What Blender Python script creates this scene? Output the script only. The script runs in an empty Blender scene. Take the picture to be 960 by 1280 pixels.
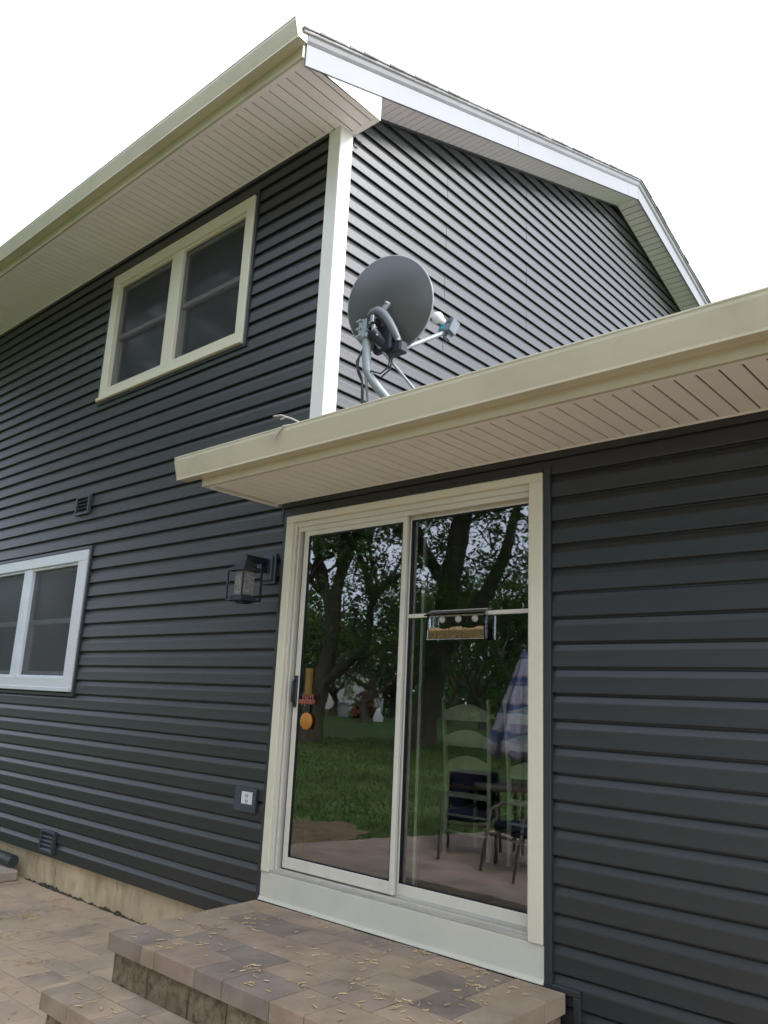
import bpy, bmesh, math, random
from mathutils import Vector, Matrix, Quaternion
rnd = random.Random(7)
S = bpy.context.scene
C = S.collection

# ------------------------------------------------------------------ camera, sky, sun, exposure
cam = bpy.data.cameras.new('camera'); camo = bpy.data.objects.new('camera', cam); C.objects.link(camo)
cam.sensor_fit = 'AUTO'; cam.sensor_width = 36.0; cam.lens = 995.397/1280*36.0
cam.clip_start = 0.05; cam.clip_end = 2000
YAW, PITCH, ROLL = -0.73563, 0.23483, -0.04639
fwd = Vector((math.sin(YAW)*math.cos(PITCH), math.cos(YAW)*math.cos(PITCH), math.sin(PITCH)))
rt = Vector((math.cos(YAW), -math.sin(YAW), 0)); dn = fwd.cross(rt)
r2 = math.cos(ROLL)*rt + math.sin(ROLL)*dn; d2 = -math.sin(ROLL)*rt + math.cos(ROLL)*dn
camo.matrix_world = Matrix(((r2.x, -d2.x, -fwd.x, 3.81727), (r2.y, -d2.y, -fwd.y, -3.29253), (r2.z, -d2.z, -fwd.z, 1.08976), (0, 0, 0, 1)))
S.camera = camo

SUN_EL, SUN_AZ = math.radians(38), math.radians(62)      # azimuth from +Y towards +X
w = bpy.data.worlds.new('World'); S.world = w; w.use_nodes = True
nt = w.node_tree; nt.nodes.clear()
def N(t, ty, **kw):
    n = t.nodes.new(ty)
    for k, v in kw.items(): setattr(n, k, v)
    return n
sky = N(nt, 'ShaderNodeTexSky', sky_type='NISHITA', sun_disc=False, sun_elevation=SUN_EL, sun_rotation=SUN_AZ, air_density=1.0, dust_density=4.0)
hs = N(nt, 'ShaderNodeHueSaturation'); hs.inputs['Saturation'].default_value = 0.25
mx = N(nt, 'ShaderNodeMixRGB'); mx.inputs[0].default_value = 0.72; mx.inputs[2].default_value = (7.75, 8.7, 11.0, 1)   # overcast cloud deck
bg = N(nt, 'ShaderNodeBackground'); bg.inputs[1].default_value = 0.12
wo = N(nt, 'ShaderNodeOutputWorld')
nt.links.new(sky.outputs[0], hs.inputs['Color']); nt.links.new(hs.outputs[0], mx.inputs[1])
nt.links.new(mx.outputs[0], bg.inputs[0]); nt.links.new(bg.outputs[0], wo.inputs[0])
sun = bpy.data.lights.new('sun', 'SUN'); suno = bpy.data.objects.new('sun', sun); C.objects.link(suno)
sun.energy = 1.5; sun.angle = math.radians(16); sun.color = (1.0, 0.98, 0.955)
sd = Vector((math.sin(SUN_AZ)*math.cos(SUN_EL), math.cos(SUN_AZ)*math.cos(SUN_EL), math.sin(SUN_EL)))
suno.rotation_euler = sd.to_track_quat('Z', 'Y').to_euler()
S.view_settings.view_transform = 'Standard'; S.view_settings.look = 'None'; S.view_settings.gamma = 1
S.view_settings.use_curve_mapping = False
S.view_settings.exposure = 1.3
S.render.engine = 'CYCLES'
S.cycles.max_bounces = 8; S.cycles.transparent_max_bounces = 12

# ------------------------------------------------------------------ materials
def newmat(name):
    m = bpy.data.materials.new(name); m.use_nodes = True
    t = m.node_tree; return m, t, t.nodes['Principled BSDF']
def mat(name, col, rough=0.5, spec=0.5, metal=0.0, var=0.12, scale=6.0, stretch=(1, 1, 1), bump=0.0, bscale=60.0, rand=0.0, col2=None, fac_lo=0.45, fac_hi=0.65, coords='Object'):
    """base colour with two noise layers (broad tone drift, blotches of col2) and a fine relief"""
    m, t, b = newmat(name); L = t.links.new
    b.inputs['Roughness'].default_value = rough; b.inputs['Specular IOR Level'].default_value = spec; b.inputs['Metallic'].default_value = metal
    tc = N(t, 'ShaderNodeTexCoord'); mp = N(t, 'ShaderNodeMapping'); mp.inputs['Scale'].default_value = stretch
    oi = N(t, 'ShaderNodeObjectInfo')
    L(tc.outputs[coords], mp.inputs['Vector'])
    n1 = N(t, 'ShaderNodeTexNoise'); n1.inputs['Scale'].default_value = scale; n1.inputs['Detail'].default_value = 5
    L(mp.outputs[0], n1.inputs['Vector'])
    mr = N(t, 'ShaderNodeMapRange'); mr.inputs[1].default_value = 0.25; mr.inputs[2].default_value = 0.75
    mr.inputs[3].default_value = 1-var; mr.inputs[4].default_value = 1+var
    L(n1.outputs[0], mr.inputs[0])
    c = N(t, 'ShaderNodeMixRGB'); c.blend_type = 'MIX'; c.inputs[1].default_value = (*col, 1); c.inputs[2].default_value = (*(col2 or col), 1)
    n2 = N(t, 'ShaderNodeTexNoise'); n2.inputs['Scale'].default_value = scale*2.3; n2.inputs['Detail'].default_value = 8; n2.inputs['Roughness'].default_value = 0.65
    L(mp.outputs[0], n2.inputs['Vector'])
    m2 = N(t, 'ShaderNodeMapRange'); m2.inputs[1].default_value = fac_lo; m2.inputs[2].default_value = fac_hi
    L(n2.outputs[0], m2.inputs[0])
    L(m2.outputs[0], c.inputs[0]) if col2 else setattr(c.inputs[0], 'default_value', 0)
    mul = N(t, 'ShaderNodeMixRGB'); mul.blend_type = 'MULTIPLY'; mul.inputs[0].default_value = 1
    L(c.outputs[0], mul.inputs[1])
    v = mr.outputs[0]
    if rand:
        m3 = N(t, 'ShaderNodeMapRange'); m3.inputs[3].default_value = 1-rand; m3.inputs[4].default_value = 1+rand
        L(oi.outputs['Random'], m3.inputs[0])
        mm = N(t, 'ShaderNodeMath', operation='MULTIPLY'); L(v, mm.inputs[0]); L(m3.outputs[0], mm.inputs[1]); v = mm.outputs[0]
    L(v, mul.inputs[2]); L(mul.outputs[0], b.inputs['Base Color'])
    if bump:
        n3 = N(t, 'ShaderNodeTexNoise'); n3.inputs['Scale'].default_value = bscale; n3.inputs['Detail'].default_value = 4
        L(mp.outputs[0], n3.inputs['Vector'])
        bp = N(t, 'ShaderNodeBump'); bp.inputs['Strength'].default_value = bump; bp.inputs['Distance'].default_value = 0.004
        L(n3.outputs[0], bp.inputs['Height']); L(bp.outputs[0], b.inputs['Normal'])
    return m
M = {}
M['siding'] = mat('siding_vinyl', (0.0150, 0.0162, 0.0152), 0.41, 0.68, var=0.10, scale=1.3, stretch=(0.6, 1, 1), bump=0.18, bscale=42, col2=(0.0182, 0.0190, 0.0172), rand=0.08)
M['siding_trim'] = mat('siding_trim', (0.026, 0.028, 0.030), 0.4, 0.5, var=0.08)
M['almond'] = mat('almond_paint', (0.64, 0.59, 0.44), 0.38, 0.5, var=0.03, scale=2.5, bump=0.05, col2=(0.59, 0.54, 0.395), fac_lo=0.52, fac_hi=0.8)
M['gutter'] = mat('gutter_paint', (0.57, 0.515, 0.365), 0.32, 0.5, var=0.05, scale=1.1, stretch=(1, 1, 1), col2=(0.44, 0.395, 0.28), fac_lo=0.5, fac_hi=0.85, bump=0.35, bscale=5)
M['white'] = mat('white_paint', (0.56, 0.535, 0.425), 0.38, 0.5, var=0.05, scale=2, col2=(0.50, 0.48, 0.395), fac_lo=0.5, fac_hi=0.8)
M['window_white'] = mat('window_white', (0.62, 0.625, 0.61), 0.38, 0.5, var=0.04, scale=2)
M['post'] = mat('corner_vinyl', (0.76, 0.74, 0.65), 0.4, 0.5, var=0.04, scale=2)
M['rake'] = mat('rake_aluminium', (0.27, 0.27, 0.278), 0.5, 0.3, var=0.06, scale=1.5, bump=0.25, bscale=9)
M['soffit'] = mat('soffit_vinyl', (0.93, 0.845, 0.82), 0.5, 0.4, var=0.03, scale=3, bump=0.08, bscale=150, rand=0.02)
M['soffit_low'] = mat('soffit_vinyl_low', (0.87, 0.815, 0.71), 0.5, 0.4, var=0.03, scale=3, bump=0.08, bscale=150, rand=0.02)
M['groove'] = mat('soffit_groove', (0.10, 0.085, 0.07), 0.8, 0.2)
M['concrete'] = mat('old_concrete', (0.50, 0.40, 0.245), 0.9, 0.2, var=0.22, scale=3.5, stretch=(1, 1, .6), bump=0.5, bscale=30, col2=(0.38, 0.295, 0.175), fac_lo=0.45, fac_hi=0.62)
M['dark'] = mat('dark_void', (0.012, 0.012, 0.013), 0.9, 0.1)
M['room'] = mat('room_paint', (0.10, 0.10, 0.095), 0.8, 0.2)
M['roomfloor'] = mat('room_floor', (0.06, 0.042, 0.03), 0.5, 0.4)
M['shingle'] = mat('shingle', (0.30, 0.28, 0.26), 0.95, 0.2, var=0.3, scale=14, bump=0.6, bscale=90, col2=(0.22, 0.20, 0.185))
M['block'] = mat('wall_block', (0.215, 0.165, 0.10), 0.95, 0.2, var=0.35, scale=16, bump=1.0, bscale=40, col2=(0.115, 0.088, 0.056), rand=0.15)
M['galv'] = mat('galvanised', (0.27, 0.295, 0.285), 0.48, 0.5, metal=0.35, var=0.12, scale=14)
M['dish'] = mat('dish_grey', (0.077, 0.078, 0.073), 0.36, 0.5, var=0.06, scale=3, bump=0.05, bscale=200)
M['dishrim'] = mat('dish_rim', (0.30, 0.31, 0.31), 0.35, 0.5)
M['dgrey'] = mat('bracket_grey', (0.12, 0.13, 0.135), 0.45, 0.5, var=0.15, scale=20)
M['feedhorn'] = mat('feedhorn', (0.72, 0.70, 0.68), 0.4, 0.5)
M['lnb'] = mat('lnb_grey', (0.16, 0.19, 0.20), 0.5, 0.4)
M['bluelabel'] = mat('blue_label', (0.05, 0.42, 0.55), 0.5, 0.4)
M['black'] = mat('black_rubber', (0.012, 0.013, 0.016), 0.5, 0.4)
M['lampmetal'] = mat('lamp_metal', (0.009, 0.011, 0.017), 0.38, 0.6, var=0.2, scale=20)
M['steelgrey'] = mat('slate_plastic', (0.045, 0.055, 0.068), 0.42, 0.5)
M['ventp'] = mat('vent_plastic', (0.034, 0.046, 0.047), 0.45, 0.5)
M['socket'] = mat('socket_white', (0.62, 0.62, 0.60), 0.35, 0.5, var=0.1, scale=30)
M['dirty'] = mat('dirty_track', (0.40, 0.37, 0.30), 0.55, 0.4, var=0.15, scale=7, stretch=(.5, 1, 1), col2=(0.20, 0.15, 0.10), fac_lo=0.56, fac_hi=0.80)
M['alum'] = mat('door_aluminium', (0.60, 0.565, 0.455), 0.35, 0.5, var=0.06, scale=4, col2=(0.50, 0.47, 0.38), fac_lo=0.55, fac_hi=0.8)
M['sash'] = mat('sash_vinyl', (0.45, 0.42, 0.40), 0.45, 0.4)
M['sashw'] = mat('sash_white', (0.66, 0.67, 0.68), 0.42, 0.5)
M['curtain'] = mat('curtain', (0.72, 0.74, 0.62), 0.9, 0.1, var=0.45, scale=9, stretch=(1, .2, .03))  # vertical tone streaks painted in for the shading of the folds
M['seed'] = mat('bird_seed', (0.50, 0.34, 0.16), 0.8, 0.2, var=0.5, scale=90, col2=(0.12, 0.08, 0.05), bump=1.0, bscale=150)
M['orange'] = mat('orange_fruit', (0.36, 0.145, 0.012), 0.4, 0.5, var=0.1, bump=0.2, bscale=200)
M['wood'] = mat('feeder_wood', (0.17, 0.10, 0.022), 0.6, 0.3, var=0.25, scale=20, stretch=(1, 1, .2))
M['redtray'] = mat('feeder_tray', (0.22, 0.06, 0.035), 0.5, 0.4)
M['chair'] = mat('chair_paint', (0.84, 0.88, 0.62), 0.5, 0.4)
M['navy'] = mat('navy_fabric', (0.007, 0.009, 0.020), 0.85, 0.2, var=0.3, scale=12)
M['bronze'] = mat('bronze_metal', (0.06, 0.045, 0.035), 0.45, 0.5)
M['litter'] = mat('litter', (0.46, 0.335, 0.17), 0.8, 0.2, var=0.35, scale=18, coords='Object')
M['twig'] = mat('dry_twig', (0.46, 0.42, 0.36), 0.8, 0.2)
M['stone'] = mat('edging_stone', (0.36, 0.29, 0.22), 0.9, 0.2, var=0.2, scale=9, bump=0.5, bscale=50)
M['pipe'] = mat('dark_pipe', (0.03, 0.045, 0.04), 0.5, 0.4)
M['bark'] = mat('bark', (0.095, 0.082, 0.062), 0.95, 0.1, var=0.4, scale=5, stretch=(1, 1, .25), bump=1.0, bscale=22)
M['log'] = mat('cut_logs', (0.20, 0.085, 0.045), 0.9, 0.2, var=0.4, scale=9)
M['whitecloth'] = mat('white_cloth', (0.75, 0.77, 0.80), 0.8, 0.2)
M['greyhouse'] = mat('grey_house', (0.34, 0.35, 0.36), 0.7, 0.3)
M['soil'] = mat('soil', (0.21, 0.145, 0.095), 0.95, 0.1, var=0.3, scale=5, bump=0.8, bscale=20, col2=(0.13, 0.11, 0.05))
M['lawn'] = mat('lawn_ground', (0.095, 0.14, 0.05), 0.95, 0.1, var=0.35, scale=0.6, bump=0.6, bscale=25, col2=(0.05, 0.09, 0.024))

def paver_mat(name, lo, hi, dlo, dmax):
    m, t, b = newmat(name); L = t.links.new
    b.inputs['Roughness'].default_value = 0.9; b.inputs['Specular IOR Level'].default_value = 0.25
    oi = N(t, 'ShaderNodeObjectInfo'); cr = N(t, 'ShaderNodeValToRGB'); cr.color_ramp.interpolation = 'LINEAR'
    e = cr.color_ramp.elements
    cols = [(0.315, 0.23, 0.155), (0.355, 0.265, 0.175), (0.195, 0.158, 0.128), (0.34, 0.245, 0.17), (0.235, 0.185, 0.14), (0.385, 0.29, 0.19)]
    e[0].position = 0; e[0].color = (*cols[0], 1); e[1].position = 1; e[1].color = (*cols[5], 1)
    for i in range(1, 5):
        q = e.new(i/5); q.color = (*cols[i], 1)
    L(oi.outputs['Random'], cr.inputs[0])
    tc = N(t, 'ShaderNodeTexCoord')
    n1 = N(t, 'ShaderNodeTexNoise'); n1.inputs['Scale'].default_value = 5; n1.inputs['Detail'].default_value = 7; n1.inputs['Roughness'].default_value = 0.6
    ge = N(t, 'ShaderNodeNewGeometry'); L(ge.outputs['Position'], n1.inputs['Vector'])
    mr = N(t, 'ShaderNodeMapRange'); mr.inputs[1].default_value = 0.3; mr.inputs[2].default_value = 0.7; mr.inputs[3].default_value = lo; mr.inputs[4].default_value = hi
    L(n1.outputs[0], mr.inputs[0])
    mu = N(t, 'ShaderNodeMixRGB', blend_type='MULTIPLY'); mu.inputs[0].default_value = 1
    L(cr.outputs[0], mu.inputs[1]); L(mr.outputs[0], mu.inputs[2])
    n2 = N(t, 'ShaderNodeTexNoise'); n2.inputs['Scale'].default_value = 2.2; n2.inputs['Detail'].default_value = 4; L(ge.outputs['Position'], n2.inputs['Vector'])
    mr2 = N(t, 'ShaderNodeMapRange'); mr2.inputs[1].default_value = dlo; mr2.inputs[2].default_value = dlo+.22; mr2.inputs[4].default_value = dmax
    L(n2.outputs[0], mr2.inputs[0])
    du = N(t, 'ShaderNodeMixRGB'); du.inputs[2].default_value = (0.46, 0.34, 0.215, 1); L(mr2.outputs[0], du.inputs[0]); L(mu.outputs[0], du.inputs[1])
    L(du.outputs[0], b.inputs['Base Color'])
    n3 = N(t, 'ShaderNodeTexNoise'); n3.inputs['Scale'].default_value = 130; n3.inputs['Detail'].default_value = 5; L(ge.outputs['Position'], n3.inputs['Vector'])
    bp = N(t, 'ShaderNodeBump'); bp.inputs['Strength'].default_value = 0.7; bp.inputs['Distance'].default_value = 0.004
    L(n3.outputs[0], bp.inputs['Height']); L(bp.outputs[0], b.inputs['Normal'])
    return m
M['paver'] = paver_mat('stoop_paver', 0.70, 1.12, .52, .40); M['patio_paver'] = paver_mat('dusty_patio_paver', 0.98, 1.42, .36, .75)
def patio_mat():
    m, t, b = newmat('patio_far_pavers'); L = t.links.new
    b.inputs['Roughness'].default_value = 0.9; b.inputs['Specular IOR Level'].default_value = 0.25
    ge = N(t, 'ShaderNodeNewGeometry')
    br = N(t, 'ShaderNodeTexBrick'); br.inputs['Scale'].default_value = 1; br.inputs['Brick Width'].default_value = 0.27; br.inputs['Row Height'].default_value = 0.2
    br.inputs['Mortar Size'].default_value = 0.003; br.inputs['Color1'].default_value = (0.33, 0.24, 0.18, 1); br.inputs['Color2'].default_value = (0.25, 0.195, 0.155, 1); br.inputs['Mortar'].default_value = (0.16, 0.13, 0.10, 1)
    L(ge.outputs['Position'], br.inputs['Vector'])
    n1 = N(t, 'ShaderNodeTexNoise'); n1.inputs['Scale'].default_value = 3; n1.inputs['Detail'].default_value = 7; L(ge.outputs['Position'], n1.inputs['Vector'])
    mr = N(t, 'ShaderNodeMapRange'); mr.inputs[1].default_value = 0.3; mr.inputs[2].default_value = 0.7; mr.inputs[3].default_value = 0.95; mr.inputs[4].default_value = 1.4
    L(n1.outputs[0], mr.inputs[0])
    mu = N(t, 'ShaderNodeMixRGB', blend_type='MULTIPLY'); mu.inputs[0].default_value = 1; L(br.outputs[0], mu.inputs[1]); L(mr.outputs[0], mu.inputs[2])
    L(mu.outputs[0], b.inputs['Base Color']); return m
M['patio'] = patio_mat()
def glass_mat(name, ior, tint, wob, rough=0.014):
    m, t, b = newmat(name); t.nodes.remove(b); L = t.links.new
    o = t.nodes['Material Output']
    tr = N(t, 'ShaderNodeBsdfTransparent'); tr.inputs[0].default_value = (*tint, 1)
    gl = N(t, 'ShaderNodeBsdfGlossy'); gl.inputs['Roughness'].default_value = rough; gl.inputs[0].default_value = (0.98, 1, 0.98, 1)
    fr = N(t, 'ShaderNodeFresnel'); fr.inputs[0].default_value = ior
    mi = N(t, 'ShaderNodeMixShader'); L(fr.outputs[0], mi.inputs[0]); L(tr.outputs[0], mi.inputs[1]); L(gl.outputs[0], mi.inputs[2])
    if wob:
        tc = N(t, 'ShaderNodeTexCoord'); n = N(t, 'ShaderNodeTexNoise'); n.inputs['Scale'].default_value = 5.0; n.inputs['Detail'].default_value = 2
        L(tc.outputs['Object'], n.inputs['Vector'])
        bp = N(t, 'ShaderNodeBump'); bp.inputs['Strength'].default_value = wob; bp.inputs['Distance'].default_value = 0.002
        L(n.outputs[0], bp.inputs['Height']); L(bp.outputs[0], gl.inputs['Normal'])
    L(mi.outputs[0], o.inputs[0]); return m
M['glass'] = glass_mat('window_glass', 2.55, (0.90, 0.94, 0.90), 0.16)
M['wglass'] = glass_mat('sash_glass', 1.5, (0.9, 0.93, 0.91), 0.05, 0.09)
M['acrylic'] = glass_mat('clear_acrylic', 1.5, (0.95, 0.96, 0.95), 0, 0.02)
def screen_mat(name, col, op):
    m, t, b = newmat(name); L = t.links.new; o = t.nodes['Material Output']
    b.inputs['Base Color'].default_value = (*col, 1); b.inputs['Roughness'].default_value = 0.7
    tr = N(t, 'ShaderNodeBsdfTransparent'); mi = N(t, 'ShaderNodeMixShader'); mi.inputs[0].default_value = op
    L(tr.outputs[0], mi.inputs[1]); L(b.outputs[0], mi.inputs[2]); L(mi.outputs[0], o.inputs[0]); return m
M['screen'] = screen_mat('screen_dark', (0.035, 0.037, 0.038), .30); M['screen_grey'] = screen_mat('screen_grey', (0.085, 0.088, 0.085), .46)
def seeded():
    m, t, b = newmat('seeded_glass'); L = t.links.new
    b.inputs['Roughness'].default_value = 0.25
    n = N(t, 'ShaderNodeTexNoise'); n.inputs['Scale'].default_value = 55; tc = N(t, 'ShaderNodeTexCoord'); L(tc.outputs['Object'], n.inputs['Vector'])
    cr = N(t, 'ShaderNodeValToRGB'); cr.color_ramp.elements[0].position = .35; cr.color_ramp.elements[1].position = .7
    cr.color_ramp.elements[0].color = (0.17, 0.155, 0.135, 1); cr.color_ramp.elements[1].color = (0.30, 0.28, 0.25, 1)
    L(n.outputs[0], cr.inputs[0]); L(cr.outputs[0], b.inputs['Base Color'])
    bp = N(t, 'ShaderNodeBump'); bp.inputs['Strength'].default_value = .6; bp.inputs['Distance'].default_value = .004; L(n.outputs[0], bp.inputs['Height']); L(bp.outputs[0], b.inputs['Normal'])
    b.inputs['Transmission Weight'].default_value = 0.2; return m
M['seeded'] = seeded()
def leaf_mat(name, c1, c2):
    m, t, b = newmat(name); L = t.links.new; o = t.nodes['Material Output']
    b.inputs['Roughness'].default_value = 0.6; b.inputs['Specular IOR Level'].default_value = 0.3
    ge = N(t, 'ShaderNodeNewGeometry'); n = N(t, 'ShaderNodeTexNoise'); n.inputs['Scale'].default_value = 0.9; n.inputs['Detail'].default_value = 3; L(ge.outputs['Position'], n.inputs['Vector'])
    cr = N(t, 'ShaderNodeValToRGB'); cr.color_ramp.elements[0].position = .35; cr.color_ramp.elements[1].position = .65
    cr.color_ramp.elements[0].color = (*c1, 1); cr.color_ramp.elements[1].color = (*c2, 1)
    L(n.outputs[0], cr.inputs[0]); L(cr.outputs[0], b.inputs['Base Color'])
    tl = N(t, 'ShaderNodeBsdfTranslucent'); L(cr.outputs[0], tl.inputs[0])
    mi = N(t, 'ShaderNodeMixShader'); mi.inputs[0].default_value = 0.4; L(b.outputs[0], mi.inputs[1]); L(tl.outputs[0], mi.inputs[2]); L(mi.outputs[0], o.inputs[0]); return m
M['leaf'] = leaf_mat('leaves', (0.055, 0.11, 0.028), (0.11, 0.19, 0.045))
M['leaf2'] = leaf_mat('leaves_dark', (0.045, 0.09, 0.028), (0.085, 0.15, 0.04))
M['grass'] = leaf_mat('grass_blades', (0.06, 0.115, 0.024), (0.11, 0.185, 0.04))
def plaid():
    m, t, b = newmat('plaid_cloth'); L = t.links.new; b.inputs['Roughness'].default_value = .9
    uv = N(t, 'ShaderNodeTexCoord'); sp = N(t, 'ShaderNodeSeparateXYZ'); L(uv.outputs['UV'], sp.inputs[0])
    def band(sock, fr, lo):
        a = N(t, 'ShaderNodeMath', operation='MULTIPLY'); a.inputs[1].default_value = fr; L(sock, a.inputs[0])
        f = N(t, 'ShaderNodeMath', operation='FRACT'); L(a.outputs[0], f.inputs[0])
        g = N(t, 'ShaderNodeMath', operation='LESS_THAN'); g.inputs[1].default_value = lo; L(f.outputs[0], g.inputs[0]); return g.outputs[0]
    a = band(sp.outputs[1], 4.0, .38); c = band(sp.outputs[0], 10, .3); d = band(sp.outputs[1], 16.0, .22)
    m1 = N(t, 'ShaderNodeMixRGB'); m1.inputs[1].default_value = (0.27, 0.27, 0.31, 1); m1.inputs[2].default_value = (0.045, 0.065, 0.14, 1); L(a, m1.inputs[0])
    k = N(t, 'ShaderNodeMath', operation='MULTIPLY'); k.inputs[1].default_value = .55; L(c, k.inputs[0])
    m2 = N(t, 'ShaderNodeMixRGB'); m2.inputs[2].default_value = (0.10, 0.13, 0.26, 1); L(k.outputs[0], m2.inputs[0]); L(m1.outputs[0], m2.inputs[1])
    k2 = N(t, 'ShaderNodeMath', operation='MULTIPLY'); k2.inputs[1].default_value = .5; L(d, k2.inputs[0])
    m3 = N(t, 'ShaderNodeMixRGB'); m3.inputs[2].default_value = (0.30, 0.20, 0.20, 1); L(k2.outputs[0], m3.inputs[0]); L(m2.outputs[0], m3.inputs[1])
    L(m3.outputs[0], b.inputs['Base Color']); return m
M['plaid'] = plaid()

# ------------------------------------------------------------------ helpers
class MB:
    """collects geometry for ONE mesh"""
    def __init__(s): s.v = []; s.f = []; s.mi = []; s.cur = 0; s.smooth = set()
    def add(s, vs, fs, sm=False):
        o = len(s.v); s.v += [tuple(p) for p in vs]
        for f in fs:
            if sm: s.smooth.add(len(s.f))
            s.f.append(tuple(i+o for i in f)); s.mi.append(s.cur)
    def box(s, x0, x1, y0, y1, z0, z1, bev=0.0):
        if bev <= 0:
            s.add([(x0,y0,z0),(x1,y0,z0),(x1,y1,z0),(x0,y1,z0),(x0,y0,z1),(x1,y0,z1),(x1,y1,z1),(x0,y1,z1)],
                  [(0,3,2,1),(4,5,6,7),(0,1,5,4),(1,2,6,5),(2,3,7,6),(3,0,4,7)])
        else:
            bm = bmesh.new(); bmesh.ops.create_cube(bm, size=1)
            bmesh.ops.scale(bm, vec=(x1-x0, y1-y0, z1-z0), verts=bm.verts); bmesh.ops.translate(bm, vec=((x0+x1)/2, (y0+y1)/2, (z0+z1)/2), verts=bm.verts)
            bmesh.ops.bevel(bm, geom=bm.edges[:], offset=bev, segments=1, affect='EDGES', profile=.5)
            s.bm(bm)
    def bm(s, bm, sm=False):
        bm.verts.index_update(); s.add([v.co[:] for v in bm.verts], [[v.index for v in f.verts] for f in bm.faces], sm); bm.free()
    def prism(s, pts, axis, a, b):
        """closed 2-D outline extruded along an axis ('x','y','z') from a to b"""
        n = len(pts)
        def P(u, v, t): return {'x': (t,u,v), 'y': (u,t,v), 'z': (u,v,t)}[axis]
        s.add([P(u,v,a) for u,v in pts]+[P(u,v,b) for u,v in pts], [tuple(range(n))[::-1], tuple(range(n,2*n))]+[(i,(i+1)%n,n+(i+1)%n,n+i) for i in range(n)])
    def tube(s, path, rad, seg=8, caps=True, sm=True):
        path = [Vector(p) for p in path]; rads = rad if isinstance(rad, (list, tuple)) else [rad]*len(path)
        up = None; rings = []
        for i, p in enumerate(path):
            d = (path[min(i+1, len(path)-1)]-path[max(i-1, 0)]).normalized()
            if up is None:
                up = Vector((0,0,1)) if abs(d.z) < .9 else Vector((1,0,0))
            a = d.cross(up).normalized(); up = a.cross(d).normalized(); 
            rings.append([p+rads[i]*(math.cos(2*math.pi*k/seg)*a+math.sin(2*math.pi*k/seg)*up) for k in range(seg)])
        vs = [q for r in rings for q in r]; fs = []
        for i in range(len(path)-1):
            for k in range(seg): fs.append((i*seg+k, i*seg+(k+1)%seg, (i+1)*seg+(k+1)%seg, (i+1)*seg+k))
        s.add(vs, fs, sm)
        if caps: s.add(rings[0], [tuple(range(seg))]); s.add(rings[-1], [tuple(range(seg))[::-1]])
    def sphere(s, c, r, seg=12, rings=8, sc=(1,1,1)):
        bm = bmesh.new(); bmesh.ops.create_uvsphere(bm, u_segments=seg, v_segments=rings, radius=r)
        bmesh.ops.scale(bm, vec=sc, verts=bm.verts); bmesh.ops.translate(bm, vec=c, verts=bm.verts); s.bm(bm, True)
    def mesh(s, name, mats):
        me = bpy.data.meshes.new(name); me.from_pydata(s.v, [], s.f)
        for m in (mats if isinstance(mats, (list, tuple)) else [mats]): me.materials.append(m)
        if any(s.mi): me.polygons.foreach_set('material_index', s.mi)
        if s.smooth: me.polygons.foreach_set('use_smooth', [i in s.smooth for i in range(len(s.f))])
        if not getattr(s, 'norecalc', False):
            bm = bmesh.new(); bm.from_mesh(me); bmesh.ops.recalc_face_normals(bm, faces=bm.faces); bm.to_mesh(me); bm.free()
        me.update(); return me
    def build(s, name, mats, parent=None, loc=None, **kw): return link(name, s.mesh(name, mats), parent, loc, **kw)
def link(name, data, parent=None, loc=None, rot=None, label=None, cat=None, group=None, kind=None):
    o = bpy.data.objects.new(name, data); C.objects.link(o)
    if parent is not None: o.parent = parent
    if loc is not None: o.location = loc
    if rot is not None: o.rotation_euler = rot
    if label: o['label'] = label
    if cat: o['category'] = cat
    if group: o['group'] = group
    if kind: o['kind'] = kind
    return o
def thing(name, label, cat, loc=(0,0,0), rz=0, group=None): return link(name, None, None, loc, (0,0,rz), label, cat, group)
def box(name, m, parent, x0, x1, y0, y1, z0, z1, bev=0.0, **kw):
    b = MB(); b.box(x0, x1, y0, y1, z0, z1, bev); return b.build(name, m, parent, **kw)

# ------------------------------------------------------------------ calibrated dimensions
E_ = 0.1143                 # siding exposure
AY, XB = 0.0503, 0.211      # long two-storey wall plane, gable wall plane
ZA0, ZC0 = 4.9361, 2.2004   # butt heights of the reference courses
ZS, ZL = 5.06, 2.31         # soffit heights
PZ = -0.44                  # patio
def rakez(y): return 5.22+0.36*y if y <= 4.45 else 6.822-0.315*(y-4.45)

house = thing('house', 'two-storey house with dark slate siding and a one-storey wing with sliding glass door', 'house')

# ------------------------------------------------------------------ siding
def course_mesh(length, cache={}):
    k = round(length, 4)
    if k in cache: return cache[k]
    p = [(-0.003, 0.001), (0.004, 0.0), (0.0160, -0.003), (0.0182, 0.0), (0.0182, 0.004), (0.0168, 0.030), (0.0158, 0.064), (0.0146, 0.071),
         (0.0102, 0.081), (0.0062, 0.091), (0.0036, 0.098), (0.0012, 0.1025), (-0.004, 0.1035), (-0.004, 0.122), (-0.010, 0.122), (-0.010, 0.001)]
    b = MB(); b.prism([(-d, z) for d, z in p], 'x', 0, k)
    cache[k] = b.mesh('siding_course', M['siding']); return cache[k]
def runs(x0, x1, holes, z):
    segs = [(x0, x1)]
    for (h0, h1, hz0, hz1) in holes:
        if z+E_ > hz0+0.09 and z < hz1-0.09:
            out = []
            for a, c in segs:
                if h1 <= a or h0 >= c: out.append((a, c)); continue
                if h0 > a: out.append((a, h0))
                if h1 < c: out.append((h1, c))
            segs = out
    return segs
UW = (-2.775, -0.665, 3.630, 4.905)   # upper window hole
LW = (-4.690, -2.545, 1.045, 2.265)   # lower window hole
ZB = ZA0-45*E_
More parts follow.
